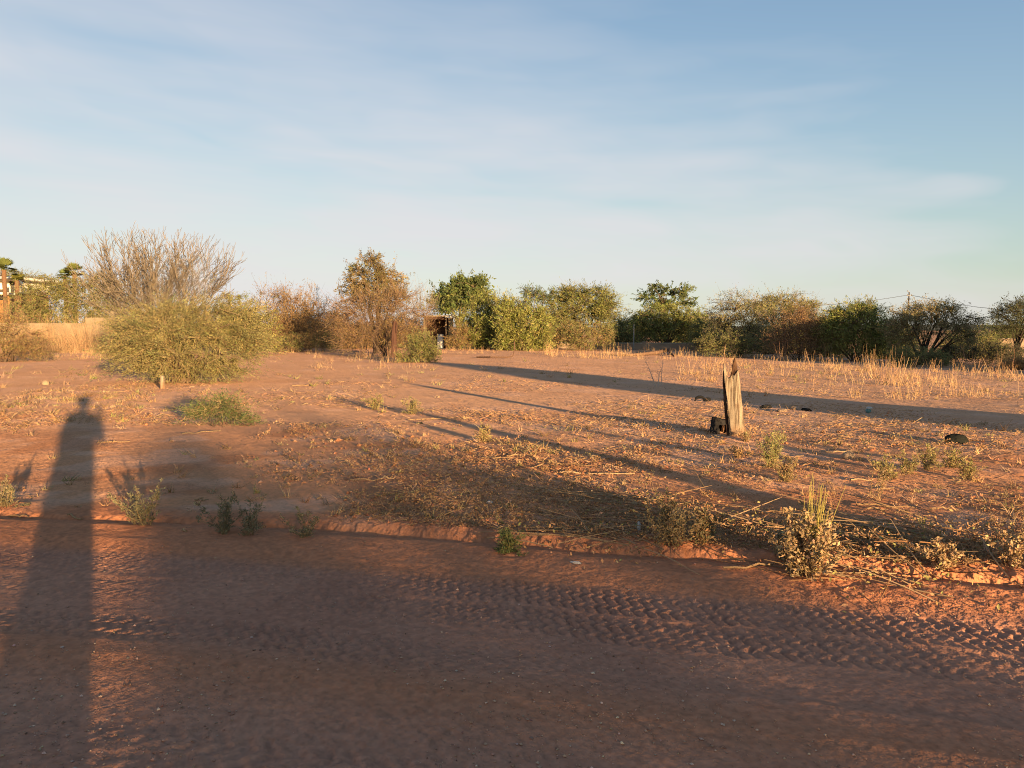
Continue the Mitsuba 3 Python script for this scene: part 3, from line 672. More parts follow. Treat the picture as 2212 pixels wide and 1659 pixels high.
# the house with the white balcony
hb = tag(numbered('house'), 'white balcony house with an orange lower wall at the far left edge', 'house')
D = 95.0
kx = lambda x: at_depth(x, 650, D)[0]
kz = lambda y: at_depth(0, y, D)[2]
solid(part_name(hb, 'wall'), box(kx(-180), kx(20), D, D + 8, -0.5, kz(632)), 'orange_paint')
solid(part_name(hb, 'wall'), box(kx(-180), kx(24), D + 1.4, D + 8, kz(632) + 0.003, kz(604)), 'white_paint')
solid(part_name(hb, 'balcony_slab'), box(kx(-180), kx(28), D - 1.2, D + 1.39, kz(637), kz(632) + 0.0), 'white_paint')
solid(part_name(hb, 'parapet'), box(kx(-180), kx(28), D - 1.22, D - 1.05, kz(626), kz(615), 0.02), 'white_paint')
solid(part_name(hb, 'roof'), box(kx(-180), kx(50), D - 1.5, D + 8.4, kz(604) + 0.003, kz(598.5), 0.03), 'white_paint')
solid(part_name(hb, 'window'), box(kx(-2), kx(9), D - 0.02, D + 0.05, kz(648), kz(638)), 'dark_opening')
solid(part_name(hb, 'window'), box(kx(6), kx(18), D + 1.37, D + 1.43, kz(614), kz(606)), 'dark_opening')
vv, ff = polyline([(kx(48), D - 1.2, kz(600)), (kx(60), D - 1.2, kz(611)), (kx(74), D - 1.2, kz(624))], [0.14, 0.14], 4)
solid(part_name(hb, 'stair_rail'), ply_mesh(vv, ff), 'white_paint')


def palm(label, x, y, d, r, col, trunk_col=(0.17, 0.10, 0.06), n=26):
    root = tag(numbered('palm_tree'), label, 'palm tree')
    c = at_depth(x, y, d)
    gz = -0.1
    b = Bag()
    for k in range(n):
        yaw, up = rng.uniform(0, 2 * np.pi), rng.uniform(-0.35, 1.3)
        dirn = np.array([math.cos(yaw) * math.cos(up), math.sin(yaw) * math.cos(up), math.sin(up)])
        hub = c + dirn * r * 0.45
        vv, ff, _ = tubes(c, hub, 0.03, 0.02, 3)
        tone = np.array(col) * rng.uniform(0.7, 1.3)
        b.add(vv, ff, tone)
        sidev = np.cross(dirn, [0, 0, 1.0])
        sidev /= np.linalg.norm(sidev) + 1e-6
        for a in np.linspace(-1.25, 1.25, 13):
            tipd = dirn * math.cos(a) + sidev * math.sin(a)
            tip = hub + tipd * r * 0.62 * rng.uniform(0.85, 1.1) - [0, 0, 0.08 * r]
            w = np.cross(tipd, np.cross(sidev, dirn))
            w = w / (np.linalg.norm(w) + 1e-6) * r * 0.06
            b.add(np.array([hub, (hub + tip) / 2 + w, tip, (hub + tip) / 2 - w]), np.array([[0, 1, 2], [0, 2, 3]]), tone * rng.uniform(0.85, 1.15))
    b.build(root + '__crown')
    labels[root + '__crown'] = {'kind': 'stuff'}
    t = np.linspace(0, 1, 14)
    vv, ff = polyline(np.stack([c[0] + 0 * t, c[1] + 0 * t, gz + (c[2] - gz) * t], -1), [0.32, 0.24, 0.22, 0.25], 9)
    Bag().add(vv, ff, trunk_col).build(root + '__trunk')


palm('fan palm with a rusty trunk at the left edge of the picture', 8, 583, 88, 1.55, (0.11, 0.13, 0.04))
palm('taller of two fan palm heads above the acacias at the left', 160, 588, 96, 1.35, (0.15, 0.17, 0.05))
palm('lower of two fan palm heads above the acacias at the left', 140, 597, 97, 1.1, (0.10, 0.13, 0.045))
palm('short fan palm in front of the white balcony', 36, 606, 90, 1.0, (0.16, 0.16, 0.04), n=18)

# the shed
sh = tag(numbered('shed'), 'small open tin shed with a flat roof between the brown and green bushes', 'shed')
D = 62.0
x0, x1 = at_depth(915, 700, D)[0], at_depth(979, 700, D)[0]
zt = at_depth(950, 684, D)[2]
zr = lambda y: at_depth(950, y, D)[2]
solid(part_name(sh, 'side_wall'), box(x0, x0 + 0.08, D, D + 2.6, -0.1, zt - 0.05), 'dull_tin')
solid(part_name(sh, 'back_wall'), box(x0 + 0.082, x1 - 0.5, D + 1.5, D + 1.58, -0.1, zt - 0.05), 'burnt_wood')
solid(part_name(sh, 'front_panel'), box(at_depth(969, 700, D)[0], x1, D - 0.02, D + 0.04, -0.1, zt - 0.07), 'dull_tin')
solid(part_name(sh, 'roof'), box(x0 - 0.15, x1 + 0.15, D - 0.35, D + 2.9, zt, zt + 0.09, 0.01), 'dull_tin')
solid(part_name(sh, 'fascia'), box(at_depth(962, 700, D)[0], x1 + 0.2, D - 0.42, D - 0.36, zt - 0.06, zt + 0.12), 'coping')
solid(part_name(sh, 'post'), box(at_depth(962.5, 700, D)[0], at_depth(965, 700, D)[0], D - 0.1, D, -0.1, zt - 0.002), 'dull_tin')
solid(part_name(sh, 'lintel'), box(x0 + 0.082, at_depth(962, 700, D)[0], D - 0.03, D + 0.03, zr(690), zt - 0.004), 'burnt_wood')
junk = tag(numbered('crate'), 'pale crate standing inside the open shed', 'crate')
solid(part_name(junk, 'side'), box(at_depth(943, 700, D)[0], at_depth(955, 700, D)[0], D + 0.5, D + 1.0, -0.05, zr(724), 0.02), 'white_paint')
solid(part_name(junk, 'lid'), box(at_depth(942.4, 700, D)[0], at_depth(955.6, 700, D)[0], D + 0.48, D + 1.02, zr(724) + 0.002, zr(721.5), 0.01), 'steel')

# utility pole and its wires
D = 138.0
up = tag(numbered('utility_pole'), 'wooden utility pole rising behind the wide thorn tree at the right', 'utility pole')
pt = at_depth(1964.5, 631, D)
pb = np.array([at_depth(1958, 700, D)[0], D, -1.6])
vv, ff = polyline(np.linspace(pb, pt, 8), [0.17, 0.11], 10)
solid(part_name(up, 'pole'), ply_mesh(vv, ff), 'pole_wood', 40)
for dx, y in ((-0.35, 638), (0.4, 638)):
    q = at_depth(1964.5, y, D)
    solid(part_name(up, 'bracket'), box(min(q[0], q[0] + dx), max(q[0], q[0] + dx), D - 0.12, D - 0.02, q[2] - 0.06, q[2] + 0.06, 0.01), 'steel')
    vv, ff, _ = tubes([q[0] + dx, D - 0.07, q[2] - 0.1], [q[0] + dx, D - 0.07, q[2] + 0.24], 0.09, 0.06, 7)
    solid(part_name(up, 'insulator'), ply_mesh(vv, ff), 'steel')
q = at_depth(1960, 629, D)
vv, ff, _ = tubes([pt[0], D, pt[2] - 0.05], [q[0], D, q[2] + 0.1], 0.05, 0.09, 6)
solid(part_name(up, 'pole_top_pin'), ply_mesh(vv, ff), 'steel')
for label, pts in (('overhead wire running left from the utility pole', [(1961, 637.5, D), (1900, 647, 133), (1840, 654, 128), (1780, 659, 124), (1720, 660, 119), (1640, 656, 112), (1540, 646, 104)]),
                   ('overhead wire running right from the utility pole', [(1968, 637.5, D), (2010, 646, 134), (2060, 655.5, 130), (2110, 663, 126), (2160, 668.5, 122), (2230, 670, 116)])):
    k = tag(numbered('power_line'), label, 'overhead wire')
    P = np.array([at_depth(*p) for p in pts])
    t = np.linspace(0, len(P) - 1, 60)
    P = np.stack([np.interp(t, np.arange(len(P)), P[:, i]) for i in range(3)], -1)
    vv, ff = polyline(P, [0.035, 0.035], 5)
    solid(k, ply_mesh(vv, ff), 'cable')
for label, x, y0, y1, d in (('thin grey pole standing behind the low wall in the middle', 1367, 700, 752, 66.0),):
    k = tag(numbered('garden_pole'), label, 'pole')
    a, b = at_depth(x, y1, d), at_depth(x + 1, y0, d)
    vv, ff = polyline(np.linspace([a[0], d - 0.35, -0.25], [b[0], d - 0.35, b[2]], 6), [0.055, 0.045], 8)
    solid(k, ply_mesh(vv, ff), 'steel')

# ------------------------------------------------------------------ the broken post and things lying near it
def refined(man, edge, smooth=0):
    man = man.refine_to_length(edge)
    m = man.to_mesh()
    t = trimesh.Trimesh(m.vert_properties[:, :3], m.tri_verts, process=True)
    if smooth:
        trimesh.smoothing.filter_taubin(t, iterations=smooth)
    return t


def extruded(poly, y0, y1):
    cs = m3.CrossSection([np.asarray(poly, float)], m3.FillRule.NonZero)
    man = m3.Manifold.extrude(cs, y1 - y0)
    return man.rotate([90, 0, 0]).translate([0, y1, 0])


post = tag(numbered('broken_post'), 'weathered wooden post with a splintered, forked top standing in the field', 'post')
pg = ground_at(1592, 944)
k = pg[1] / F * S
X_ = lambda x: (x - 1592) * k
Z_ = lambda y: (944 - y) * k
sil = [(1582, 965), (1576, 920), (1570, 870), (1564.5, 830), (1561.5, 806), (1560.5, 797), (1562.8, 803), (1567, 813), (1571, 820), (1575.5, 818), (1579, 810), (1583, 814), (1588, 806), (1591.5, 801), (1595, 825), (1601, 875), (1607, 925), (1613, 965)]
body = extruded([(X_(x), Z_(y)) for x, y in sil], -0.055, 0.065)
body = refined(body, 0.012, 4)
v_ = body.vertices
gr = meshkit.fbm(np.stack([(v_[:, 0] + 0.10 * v_[:, 2]) * 90, v_[:, 1] * 40, v_[:, 2] * 2.2], -1), 3, 3) - 0.5
hole = np.exp(-((v_[:, 0] + 0.1 * v_[:, 2] - 0.005) / 0.012) ** 2) * sst(0.55, 0.85, v_[:, 2])
cen = v_[:, :2] - np.stack([-0.10 * v_[:, 2], 0 * v_[:, 2]], -1)
rad = cen / (np.linalg.norm(cen, axis=1, keepdims=True) + 0.02)
body.vertices[:, :2] = v_[:, :2] + rad * (gr * 0.020 - hole * 0.02)[:, None]
body.vertices[:, 1] += -0.02 * (1 - np.clip(v_[:, 0] / 0.1 + 0.1, -1, 1) ** 2) * (v_[:, 1] < 0)
body.apply_transform(trimesh.transformations.rotation_matrix(-0.22, [0, 0, 1]))
body.apply_translation(pg)
solid(part_name(post, 'shaft'), body, 'weathered_wood', 35)
for pname, poly, y0, y1, mat in (('charred_splinter', [(1578, 838), (1576, 815), (1578.5, 803), (1578, 794), (1580.5, 786), (1583.5, 774), (1586.5, 784), (1589, 795), (1591, 815), (1592, 838)], -0.048, 0.035, 'burnt_wood'),
                                 ('splinter', [(1562.5, 830), (1562, 796), (1561, 790), (1560.4, 783.5), (1563.5, 791), (1567, 806), (1570, 830)], -0.025, 0.03, 'weathered_wood'),
                                 ('dark_edge', [(1571, 950), (1564, 880), (1560.5, 830), (1560.5, 800), (1565, 830), (1570, 880), (1577, 950)], 0.0, 0.05, 'burnt_wood')):
    m = refined(extruded([(X_(x), Z_(y)) for x, y in poly], y0, y1), 0.012, 2)
    q = m.vertices
    m.vertices[:, :2] += ((meshkit.fbm(q * [70, 70, 8], 3, 8) - 0.5) * 0.012)[:, None]
    m.apply_transform(trimesh.transformations.rotation_matrix(-0.22, [0, 0, 1]))
    m.apply_translation(pg)
    solid(part_name(post, pname), m, mat, 35)


def lump(center, radii, seed, rough=0.25, edge=0.02, freq=3.0, rot=0.0):
    s = trimesh.creation.icosphere(subdivisions=4)
    n_ = meshkit.fbm(s.vertices * freq, 4, seed) - 0.5
    s.vertices *= (1 + 2 * rough * n_)[:, None]
    s.vertices *= np.asarray(radii)
    s.apply_transform(trimesh.transformations.rotation_matrix(rot, [0, 0, 1]))
    s.apply_translation(center)
    return s


stump = tag(numbered('charred_stump'), 'short black charred stump with a hollow front beside the broken post', 'stump')
sg = ground_at(1556, 931)
k = sg[1] / F * S
shell = m3.Manifold.cylinder(0.25, 0.155, 0.125, 20) - m3.Manifold.cylinder(0.19, 0.10, 0.085, 16).translate([0.0, 0, -0.03])
notch = m3.Manifold.cube([0.15, 0.3, 0.15], True).translate([0.025, -0.16, 0.07])
shell = shell - notch - m3.Manifold.cube([0.3, 0.3, 0.08], True).rotate([0, 14, 0]).translate([0.03, 0, 0.255])
m = refined(shell, 0.014, 2)
m.vertices += (meshkit.fbm(m.vertices * 26, 3, 4) - 0.5)[:, None] * 0.045 * m.vertex_normals
m.apply_translation(sg - [0, 0, 0.01])
solid(part_name(stump, 'shell'), m, 'char', 30)
m = lump(sg + [0.05, 0.01, 0.06], (0.035, 0.03, 0.09), 5, 0.3)
solid(part_name(stump, 'inner_splinter'), m, 'burnt_wood', 40)

rk = tag(numbered('rock'), 'dark rounded rock lying alone on the sand at the right', 'rock')
p = ground_at(2066, 953)
solid(rk, lump(p + [0, 0, 0.045], (0.15, 0.10, 0.085), 9, 0.22, freq=1.7), 'dark_stone', 50)
tw = tag(numbered('twig'), 'thin dark twig sticking out from the dark rounded rock', 'twig')
vv, ff = polyline([p + [0.10, -0.03, 0.03], p + [0.22, -0.02, 0.045], p + [0.36, 0.02, 0.03]], [0.012, 0.005], 5)
solid(tw, ply_mesh(vv, ff), 'burnt_wood')

sc_ = tag(numbered('rubber_scrap'), 'curled black rubber scrap lying left of the broken post, farther off', 'scrap')
p = ground_at(1518, 864)
a = np.linspace(-0.2, 3.3, 22)
strip = np.stack([p[0] - 0.05 + 0.10 * np.cos(a), p[1] + 0.02 * a, p[2] + 0.015 + 0.085 * np.maximum(np.sin(a), -0.1)], -1)
vv, ff = polyline(strip, [0.022, 0.03, 0.02], 7)
solid(part_name(sc_, 'arch'), ply_mesh(vv, ff), 'rubber', 60)
solid(part_name(sc_, 'torn_piece'), lump(p + [0.10, 0.0, 0.035], (0.09, 0.05, 0.045), 12, 0.35), 'rubber', 50)

for label, x, y, r, bs, seed in (('dark crumpled scrap at the left end of the debris row behind the broken post', 1655, 877, (0.15, 0.06, 0.05), 'rubber', 1),
                                 ('pale flattened scrap in the debris row behind the broken post', 1690, 884, (0.20, 0.08, 0.035), 'pale_stone', 2),
                                 ('pale pinkish scrap at the right end of the debris row', 1712, 880, (0.13, 0.06, 0.05), 'pale_stone', 3),
                                 ('dark curved scrap at the right end of the debris row', 1742, 883, (0.12, 0.05, 0.035), 'rubber', 4)):
    kk = tag(numbered('scrap'), label, 'scrap')
    p = ground_at(x, y)
    solid(kk, lump(p + [0, 0, r[2] * 0.4], r, seed + 20, 0.4, freq=2.5, rot=seed * 0.5), bs, 35)
pk = tag(numbered('drink_carton'), 'small crushed white and teal carton on the far shaded sand at the right', 'carton')
p = ground_at(1876, 889)
solid(part_name(pk, 'carton_body'), lump(p + [0, 0, 0.05], (0.05, 0.04, 0.05), 31, 0.3, freq=1.6), 'plastic_teal', 35)
solid(part_name(pk, 'white_flap'), lump(p + [0.015, -0.01, 0.10], (0.06, 0.035, 0.025), 32, 0.3, freq=1.6), 'plastic_white', 35)
for label, x, y, r, seed in (('crumpled white plastic scrap lying in the shade in the middle of the field', 1058, 1086, (0.028, 0.02, 0.016), 1),
                             ('white plastic strip lying on the red berm of the road', 1244, 1196, (0.038, 0.009, 0.008), 2),
                             ('small white scrap at the road edge below the tangle', 1380, 1150, (0.012, 0.012, 0.04), 3)):
    kk = tag(numbered('plastic_scrap'), label, 'plastic scrap')
    p = ground_at(x, y)
    solid(kk, lump(p + [0, 0, r[2] * 0.7], r, seed + 50, 0.6, freq=2.2, rot=-0.4), 'plastic_white', 30)
for label, x, y, r in (('pale stone lying on the bare patch right of the light green weed', 1833, 987, (0.075, 0.06, 0.06)), ('pale stone lying in the sunny grass left of the large shrub', 98, 829, (0.10, 0.08, 0.09)),
                       ('small pale stone on the road berm by the pale weed', 1733, 1207, (0.03, 0.02, 0.016))):
    kk = tag(numbered('stone'), label, 'stone')
    p = ground_at(x, y)
    solid(kk, lump(p + [0, 0, r[2] * 0.45], r, int(x), 0.2, freq=1.5), 'pale_stone', 40)
ws = tag(numbered('wooden_stump'), 'short pale cut stump at the foot of the large yellow-green shrub', 'stump')
p = ground_at(351, 838)
m = refined(m3.Manifold.cylinder(0.38, 0.06, 0.05, 14), 0.03)
m.vertices[:, :2] *= (1 + 0.5 * (meshkit.fbm(m.vertices * [22, 22, 3], 3, 3) - 0.5))[:, None]
m.apply_translation(p - [0, 0, 0.04])
solid(ws, m, 'weathered_wood', 40)
dt = tag(numbered('dead_trunk'), 'bare dark reddish dead trunk in front of the twiggy brown bush', 'dead tree')
p = ground_at(852, 771)
D = p[1]
vv, ff = polyline([p - [0, 0, 0.1], at_depth(851, 745, D), at_depth(851, 720, D), at_depth(852, 694, D)], [0.17, 0.15, 0.13, 0.09], 10)
m = ply_mesh(vv, ff)
m = m.subdivide().subdivide()
m.vertices[:, :2] += ((meshkit.fbm(m.vertices * [9, 9, 2], 3, 3) - 0.5) * 0.13)[:, None]
Bag().add(m.vertices, m.faces, (0.085, 0.046, 0.034)).build(part_name(dt, 'trunk'), smooth=True)
vv, ff = polyline([at_depth(851, 728, D), at_depth(856, 715, D) - [0, 0.1, 0], at_depth(858, 697, D) - [0, 0.12, 0]], [0.07, 0.06, 0.03], 8)
Bag().add(vv, ff, (0.08, 0.044, 0.032)).build(part_name(dt, 'limb'))
lg = tag(numbered('fallen_log'), 'crooked fallen branch lying in front of the low wall in the middle', 'branch')
P = [ground_at(1335, 768), ground_at(1380, 768), ground_at(1420, 767), ground_at(1443, 764), ground_at(1456, 770)]
vv, ff = polyline(np.array(P) + [[0, 0, .05], [0, 0, .1], [0, 0, .2], [0, 0, .28], [0, 0, .05]], [0.04, 0.09, 0.13, 0.10, 0.05], 8)
Bag().add(vv, ff, (0.17, 0.105, 0.07)).build(lg)
fb = tag(numbered('fallen_branch'), 'low bent dead branch with an upright fork left of the bright green bushes', 'branch')
P = np.array([ground_at(1030, 772), ground_at(1060, 773), ground_at(1095, 773), ground_at(1107, 773)]) + [[0, 0, .04], [0, 0, .07], [0, 0, .06], [0, 0, .1]]
vv, ff = polyline(np.vstack([P, P[-1] + [[0.12, 0, 0.35], [0.1, 0, 0.8]]]), [0.05, 0.05, 0.025], 6)
Bag().add(vv, ff, (0.14, 0.085, 0.06)).build(fb)

# ------------------------------------------------------------------ weeds, stalks and grass
STRAW = ((0.33, 0.215, 0.115), (0.27, 0.17, 0.09), (0.38, 0.26, 0.15))
DEADL = ((0.36, 0.20, 0.10), (0.28, 0.15, 0.075), (0.40, 0.245, 0.13))


def weed(name, label, x, y, h, n=9, lean=0.5, leaf=0.03, per=26, cols=OLIVE, stem=(0.25, 0.18, 0.09), cat='weed', r=0.003, seed=1, up=0.75, bushy=0.25, aspect=0.35, group=None, p=None):
    """A small plant of stems that carry leaves and side shoots."""
    root = tag(numbered(name), label, cat, group)
    p = ground_at(x, y) if p is None else p
    b, c, al = Bag(), [], []
    for k in range(n):
        yaw, t = rng.uniform(0, 2 * np.pi), abs(rng.normal()) * lean * 0.7
        d = np.array([math.cos(yaw) * math.sin(t), math.sin(yaw) * math.sin(t), math.cos(t)])
        L = h * rng.uniform(0.55, 1.05)
        s = p + np.array([rng.normal(), rng.normal(), 0]) * 0.09 * h - [0, 0, 0.01]
        bend = rng.normal(size=3) * 0.14 * L * [1, 1, 0]
        path = np.array([s + d * L * q + bend * q * q for q in np.linspace(0, 1, 6)])
        vv, ff = polyline(path, [r, r * 0.7, r * 0.35], 4)
        b.add(vv, ff, np.array(stem) * rng.uniform(0.75, 1.25))
        m = per
        q = rng.random(m) ** 0.8
        at = np.stack([np.interp(q * 5, np.arange(6), path[:, i]) for i in range(3)], -1)
        o = unit(m)
        o[:, 2] = abs(o[:, 2]) * up + 0.15
        o /= np.linalg.norm(o, axis=1, keepdims=True)
        ln = bushy * h * (0.25 + 0.75 * (1 - q)) * rng.uniform(0.3, 1, m)
        e = at + o * ln[:, None]
        vv, ff, _ = tubes(at, e, r * 0.45, r * 0.25, 3)
        b.add(vv, ff, np.array(stem) * rng.uniform(0.75, 1.2))
        for f in (0.45, 0.75, 1.0, 1.05):
            c.append(at + (e - at) * f + rng.normal(size=(m, 3)) * leaf * 0.35)
            al.append(o)
    c, al = np.vstack(c), np.vstack(al)
    vv, ff, ii = leaves(c, leaf, aspect, al, 2)
    f_ = Bag().add(vv, ff, tones(len(c), cols, 0.18)[ii])
    b.build(root + '__stem')
    f_.build(root + '__leaves')
    labels[root + '__leaves'] = {'kind': 'stuff'}
    return root


GREYG = ((0.19, 0.165, 0.095), (0.23, 0.19, 0.11), (0.15, 0.14, 0.08))
weed('weed', 'spiky grey-green weed on the road edge right of the person shadow', 300, 1122, 0.40, 9, 0.55, 0.026, 30, ((0.18, 0.165, 0.095), (0.145, 0.135, 0.08), (0.21, 0.185, 0.11)), bushy=0.2)
weed('weed', 'dull grey-green weed on the road edge, second right of the person shadow', 487, 1136, 0.34, 10, 0.7, 0.022, 26, GREYG, bushy=0.25)
weed('weed', 'low wispy weed clump on the road edge, third right of the person shadow', 545, 1136, 0.33, 10, 0.8, 0.020, 20, GREYG, bushy=0.3)
weed('weed', 'faint low weed on the road edge, fourth right of the person shadow', 655, 1142, 0.24, 9, 0.9, 0.02, 20, GREYG, bushy=0.3)
weed('weed', 'grey weed in the sunlit corner at the left edge', 14, 1092, 0.30, 10, 0.8, 0.024, 22, GREYG, bushy=0.3)
weed('weed', 'dark green grassy tuft in the shade below the middle of the field', 1100, 1172, 0.17, 22, 1.1, 0.035, 14, DKGREEN + OLIVE_D[:1], bushy=0.3, aspect=0.2)
weed('weed', 'pale leafy weed standing on the road berm at the right', 1742, 1222, 0.44, 26, 0.42, 0.030, 30, ((0.36, 0.25, 0.135), (0.30, 0.215, 0.115), (0.41, 0.285, 0.155)), bushy=0.2, aspect=0.5, r=0.004)
weed('weed', 'small pale weed leaning left of the pale leafy weed', 1690, 1195, 0.19, 8, 0.8, 0.028, 20, ((0.36, 0.28, 0.16), (0.30, 0.24, 0.13)), bushy=0.3, aspect=0.5)
weed('weed', 'light green feathery weed right of the broken post', 1665, 1005, 0.42, 24, 0.5, 0.026, 22, ((0.27, 0.27, 0.10), (0.22, 0.24, 0.085), (0.32, 0.30, 0.12)), bushy=0.28, aspect=0.25)
weed('weed', 'dry straw tuft grown at the foot of the broken post', 1612, 952, 0.2, 16, 0.9, 0.026, 12, STRAW, bushy=0.3, aspect=0.22)
weed('weed', 'straw-coloured lower weed in front of the light green feathery weed', 1700, 1035, 0.28, 18, 0.9, 0.028, 16, STRAW[:2] + OLIVE[2:], bushy=0.3, aspect=0.25)
for i, (x, y, h) in enumerate(((1960, 1018, 0.28), (2010, 1012, 0.30), (2055, 1005, 0.28), (1915, 1030, 0.26), (2090, 1030, 0.24))):
    weed('weed', ['olive weed in the middle of the weed patch below the dark rock', 'tallest olive weed of the patch below the dark rock', 'olive weed of the patch nearest to the dark rock', 'olive weed at the left end of the patch below the dark rock',
                  'olive weed at the right end of the patch below the dark rock'][i], x, y, h, 15, 0.8, 0.026, 16, OLIVE + STRAW[:1], bushy=0.32, aspect=0.28, group='weed patch below the dark rock')
weed('weed', 'thin dry forked weed standing below the weed patch', 1894, 1070, 0.34, 5, 0.5, 0.022, 14, STRAW + DEADL[:1], bushy=0.3)
weed('weed', 'small pale tufted weed standing left of the light green weed', 1595, 985, 0.16, 10, 0.7, 0.03, 14, STRAW[:2] + RUST[:1], bushy=0.3)
weed('weed', 'yellow-green weed beside the tip of the post shadow', 890, 890, 0.34, 18, 0.9, 0.03, 16, OLIVE[2:] + GREYG[:1], bushy=0.35)
weed('weed', 'yellow-green weed left of the tip of the post shadow', 812, 880, 0.36, 16, 0.9, 0.03, 16, OLIVE + STRAW[:1], bushy=0.35)
weed('weed', 'straw-green weed on the sunny patch above the trunk shadow', 1045, 950, 0.30, 16, 0.9, 0.028, 16, OLIVE[2:] + STRAW[:1], bushy=0.35)
weed('weed', 'olive weed with brown stems among the tangle, right of the dark green tuft', 1450, 1175, 0.36, 18, 0.6, 0.026, 24, ((0.26, 0.195, 0.10), (0.22, 0.165, 0.09), (0.32, 0.225, 0.12)), bushy=0.3, aspect=0.4)
weed('weed', 'olive weed among the tangle, just left of the pale leafy weed', 1520, 1172, 0.26, 14, 0.7, 0.026, 22, ((0.24, 0.20, 0.10), (0.20, 0.17, 0.09), DEADL[0]), bushy=0.3, aspect=0.4)
weed('weed', 'pale dry weed on the road edge near the right border', 2035, 1222, 0.20, 14, 0.9, 0.026, 20, ((0.42, 0.29, 0.16), (0.36, 0.24, 0.13)), bushy=0.32, aspect=0.45)
weed('weed', 'pale dry weed cut by the right border on the road edge', 2190, 1225, 0.24, 14, 0.8, 0.026, 20, ((0.42, 0.29, 0.16), (0.36, 0.24, 0.13)), bushy=0.32, aspect=0.45)
weed('weed', 'leafless pale twig standing in the shaded strip of the field', 1425, 832, 0.95, 3, 0.35, 0.02, 6, ((0.35, 0.26, 0.2),), stem=(0.42, 0.33, 0.27), r=0.012, bushy=0.45)
# the yellow-green shoot of the pale weed
sg_ = tag(numbered('grass_shoot'), 'upright yellow-green grass shoot rising behind the pale leafy weed', 'grass')
p = ground_at(1752, 1212)
b = Bag()
for k in range(34):
    h = rng.uniform(0.25, 0.66)
    o = np.array([rng.normal() * 0.02, rng.normal() * 0.02, 0])
    tipo = np.array([rng.normal() * 0.045, rng.normal() * 0.045, h])
    path = np.array([p + o + tipo * q + np.array([0.03, 0, 0]) * q for q in np.linspace(0, 1, 6)])
    vv, ff = polyline(path, [0.003, 0.0034, 0.0012], 4)
    b.add(vv, ff, np.array([0.40, 0.33, 0.10]) * rng.uniform(0.75, 1.2))
b.build(sg_)

# stalks that lie on the ground, seen one by one


def lying(label, x0, y0, x1, y1, r=0.006, lift=0.015, end_lift=0.0, col=None, group='dry stalks lying on the field'):
    kk = tag(numbered('dry_stalk'), label, 'dry stalk', group)
    a, b = ground_at(x0, y0), ground_at(x1, y1)
    t = np.linspace(0, 1, 7)[:, None]
    path = a + (b - a) * t
    path[:, 2] = np.maximum(terrain(path[:, 0], path[:, 1]) + lift, path[:, 2] + lift) + (end_lift * t[:, 0] ** 1.2)
    path[1:-1] += rng.normal(size=(5, 3)) * 0.008
    vv, ff = polyline(path, [r, r, r * 0.6], 5)
    Bag().add(vv, ff, np.array(STRAW[rng.integers(3)] if col is None else col) * rng.uniform(0.9, 1.15)).build(kk)


z6 = lambda x, y: ((1200 + x * .5877) * .57604, (1400 + y * .5877) * .57604)
z7 = lambda x, y: ((2500 + x * .6058) * .57604, (1300 + y * .6058) * .57604)
z5 = lambda x, y: (x * .5877 * .57604, (1400 + y * .5877) * .57604)
L6 = ['long straw stalk lying beside the trunk shadow, highest in the middle of the field', 'straw stalk in the shade left of the middle, the pale left half', 'straw stalk in the shade left of the middle, the thinner right half', 'pale stalk lying on the sunny litter above the white scrap', 'short stalk lying just above the pale stalk over the white scrap', 'yellow stalk lying above the largest tangle', 'longest straight stalk lying above the largest tangle', 'faint stalk lying at the edge of the shade above the white scrap']
L7 = ['bright straight stalk lying below the weed patch, left piece', 'thin stalk close under the bright straight stalk', 'bright straight stalk lying below the weed patch, right piece', 'thin stalk lying left of the weed patch, level with the pale stone', 'stalk slanting up to the right from the light green weed', 'short stalk lying left below the weed patch in the shade strip', 'short slanting stalk in front of the thin forked weed', 'stalk lying above the lower right tangle', 'stalk lying on the road edge left of the pale leafy weed', 'stalk lying on the road edge right of the pale leafy weed', 'thin stalk lying at the foot of the broken post', 'thin stalk lying right below the dark rock', 'short stalk lying right of the light green weed']
L5 = ['straw stalk lying right in front of the low green shrub', 'long straw stalk crossing the right side of the person shadow', 'straw stalk lying beside the head of the person shadow', 'straw stalk lying on the sand right of the raised hand shadow', 'short stalk lying in the shade right of the grey-green weeds', 'tiny stalk lying on the road below the grey-green weeds', 'bent stalk lying on the berm across the person shadow', 'bent stalk lying on the berm at the left edge']
for zf, names, segs in ((z6, L6, [(560, 285, 960, 272), (190, 675, 370, 680), (372, 672, 480, 664), (1030, 535, 1240, 541), (1190, 525, 1300, 521), (1450, 570, 1780, 592), (1530, 625, 2010, 631), (850, 545, 990, 552)]),
                 (z7, L7, [(1175, 965, 1550, 985), (1240, 993, 1370, 995), (1640, 990, 1820, 998), (985, 645, 1200, 648), (900, 605, 1050, 562), (1140, 815, 1280, 812), (1310, 882, 1410, 862), (1590, 1090, 1740, 1095), (350, 1322, 760, 1306),
                       (980, 1346, 1430, 1356), (230, 590, 480, 604), (1650, 606, 1860, 612), (760, 690, 850, 668)]),
                 (z5, L5, [(1160, 378, 1410, 362), (620, 435, 830, 428), (560, 128, 790, 135), (800, 168, 940, 176), (1240, 795, 1330, 797), (1160, 965, 1190, 970), (430, 880, 520, 905), (60, 870, 180, 885)])):
    for lab, s in zip(names, segs):
        lying(lab, *zf(s[0], s[1]), *zf(s[2], s[3]), r=0.007)
lying('thick straw stalk lying right of the large yellow-green shrub', 630, 832, 690, 830, r=0.012)
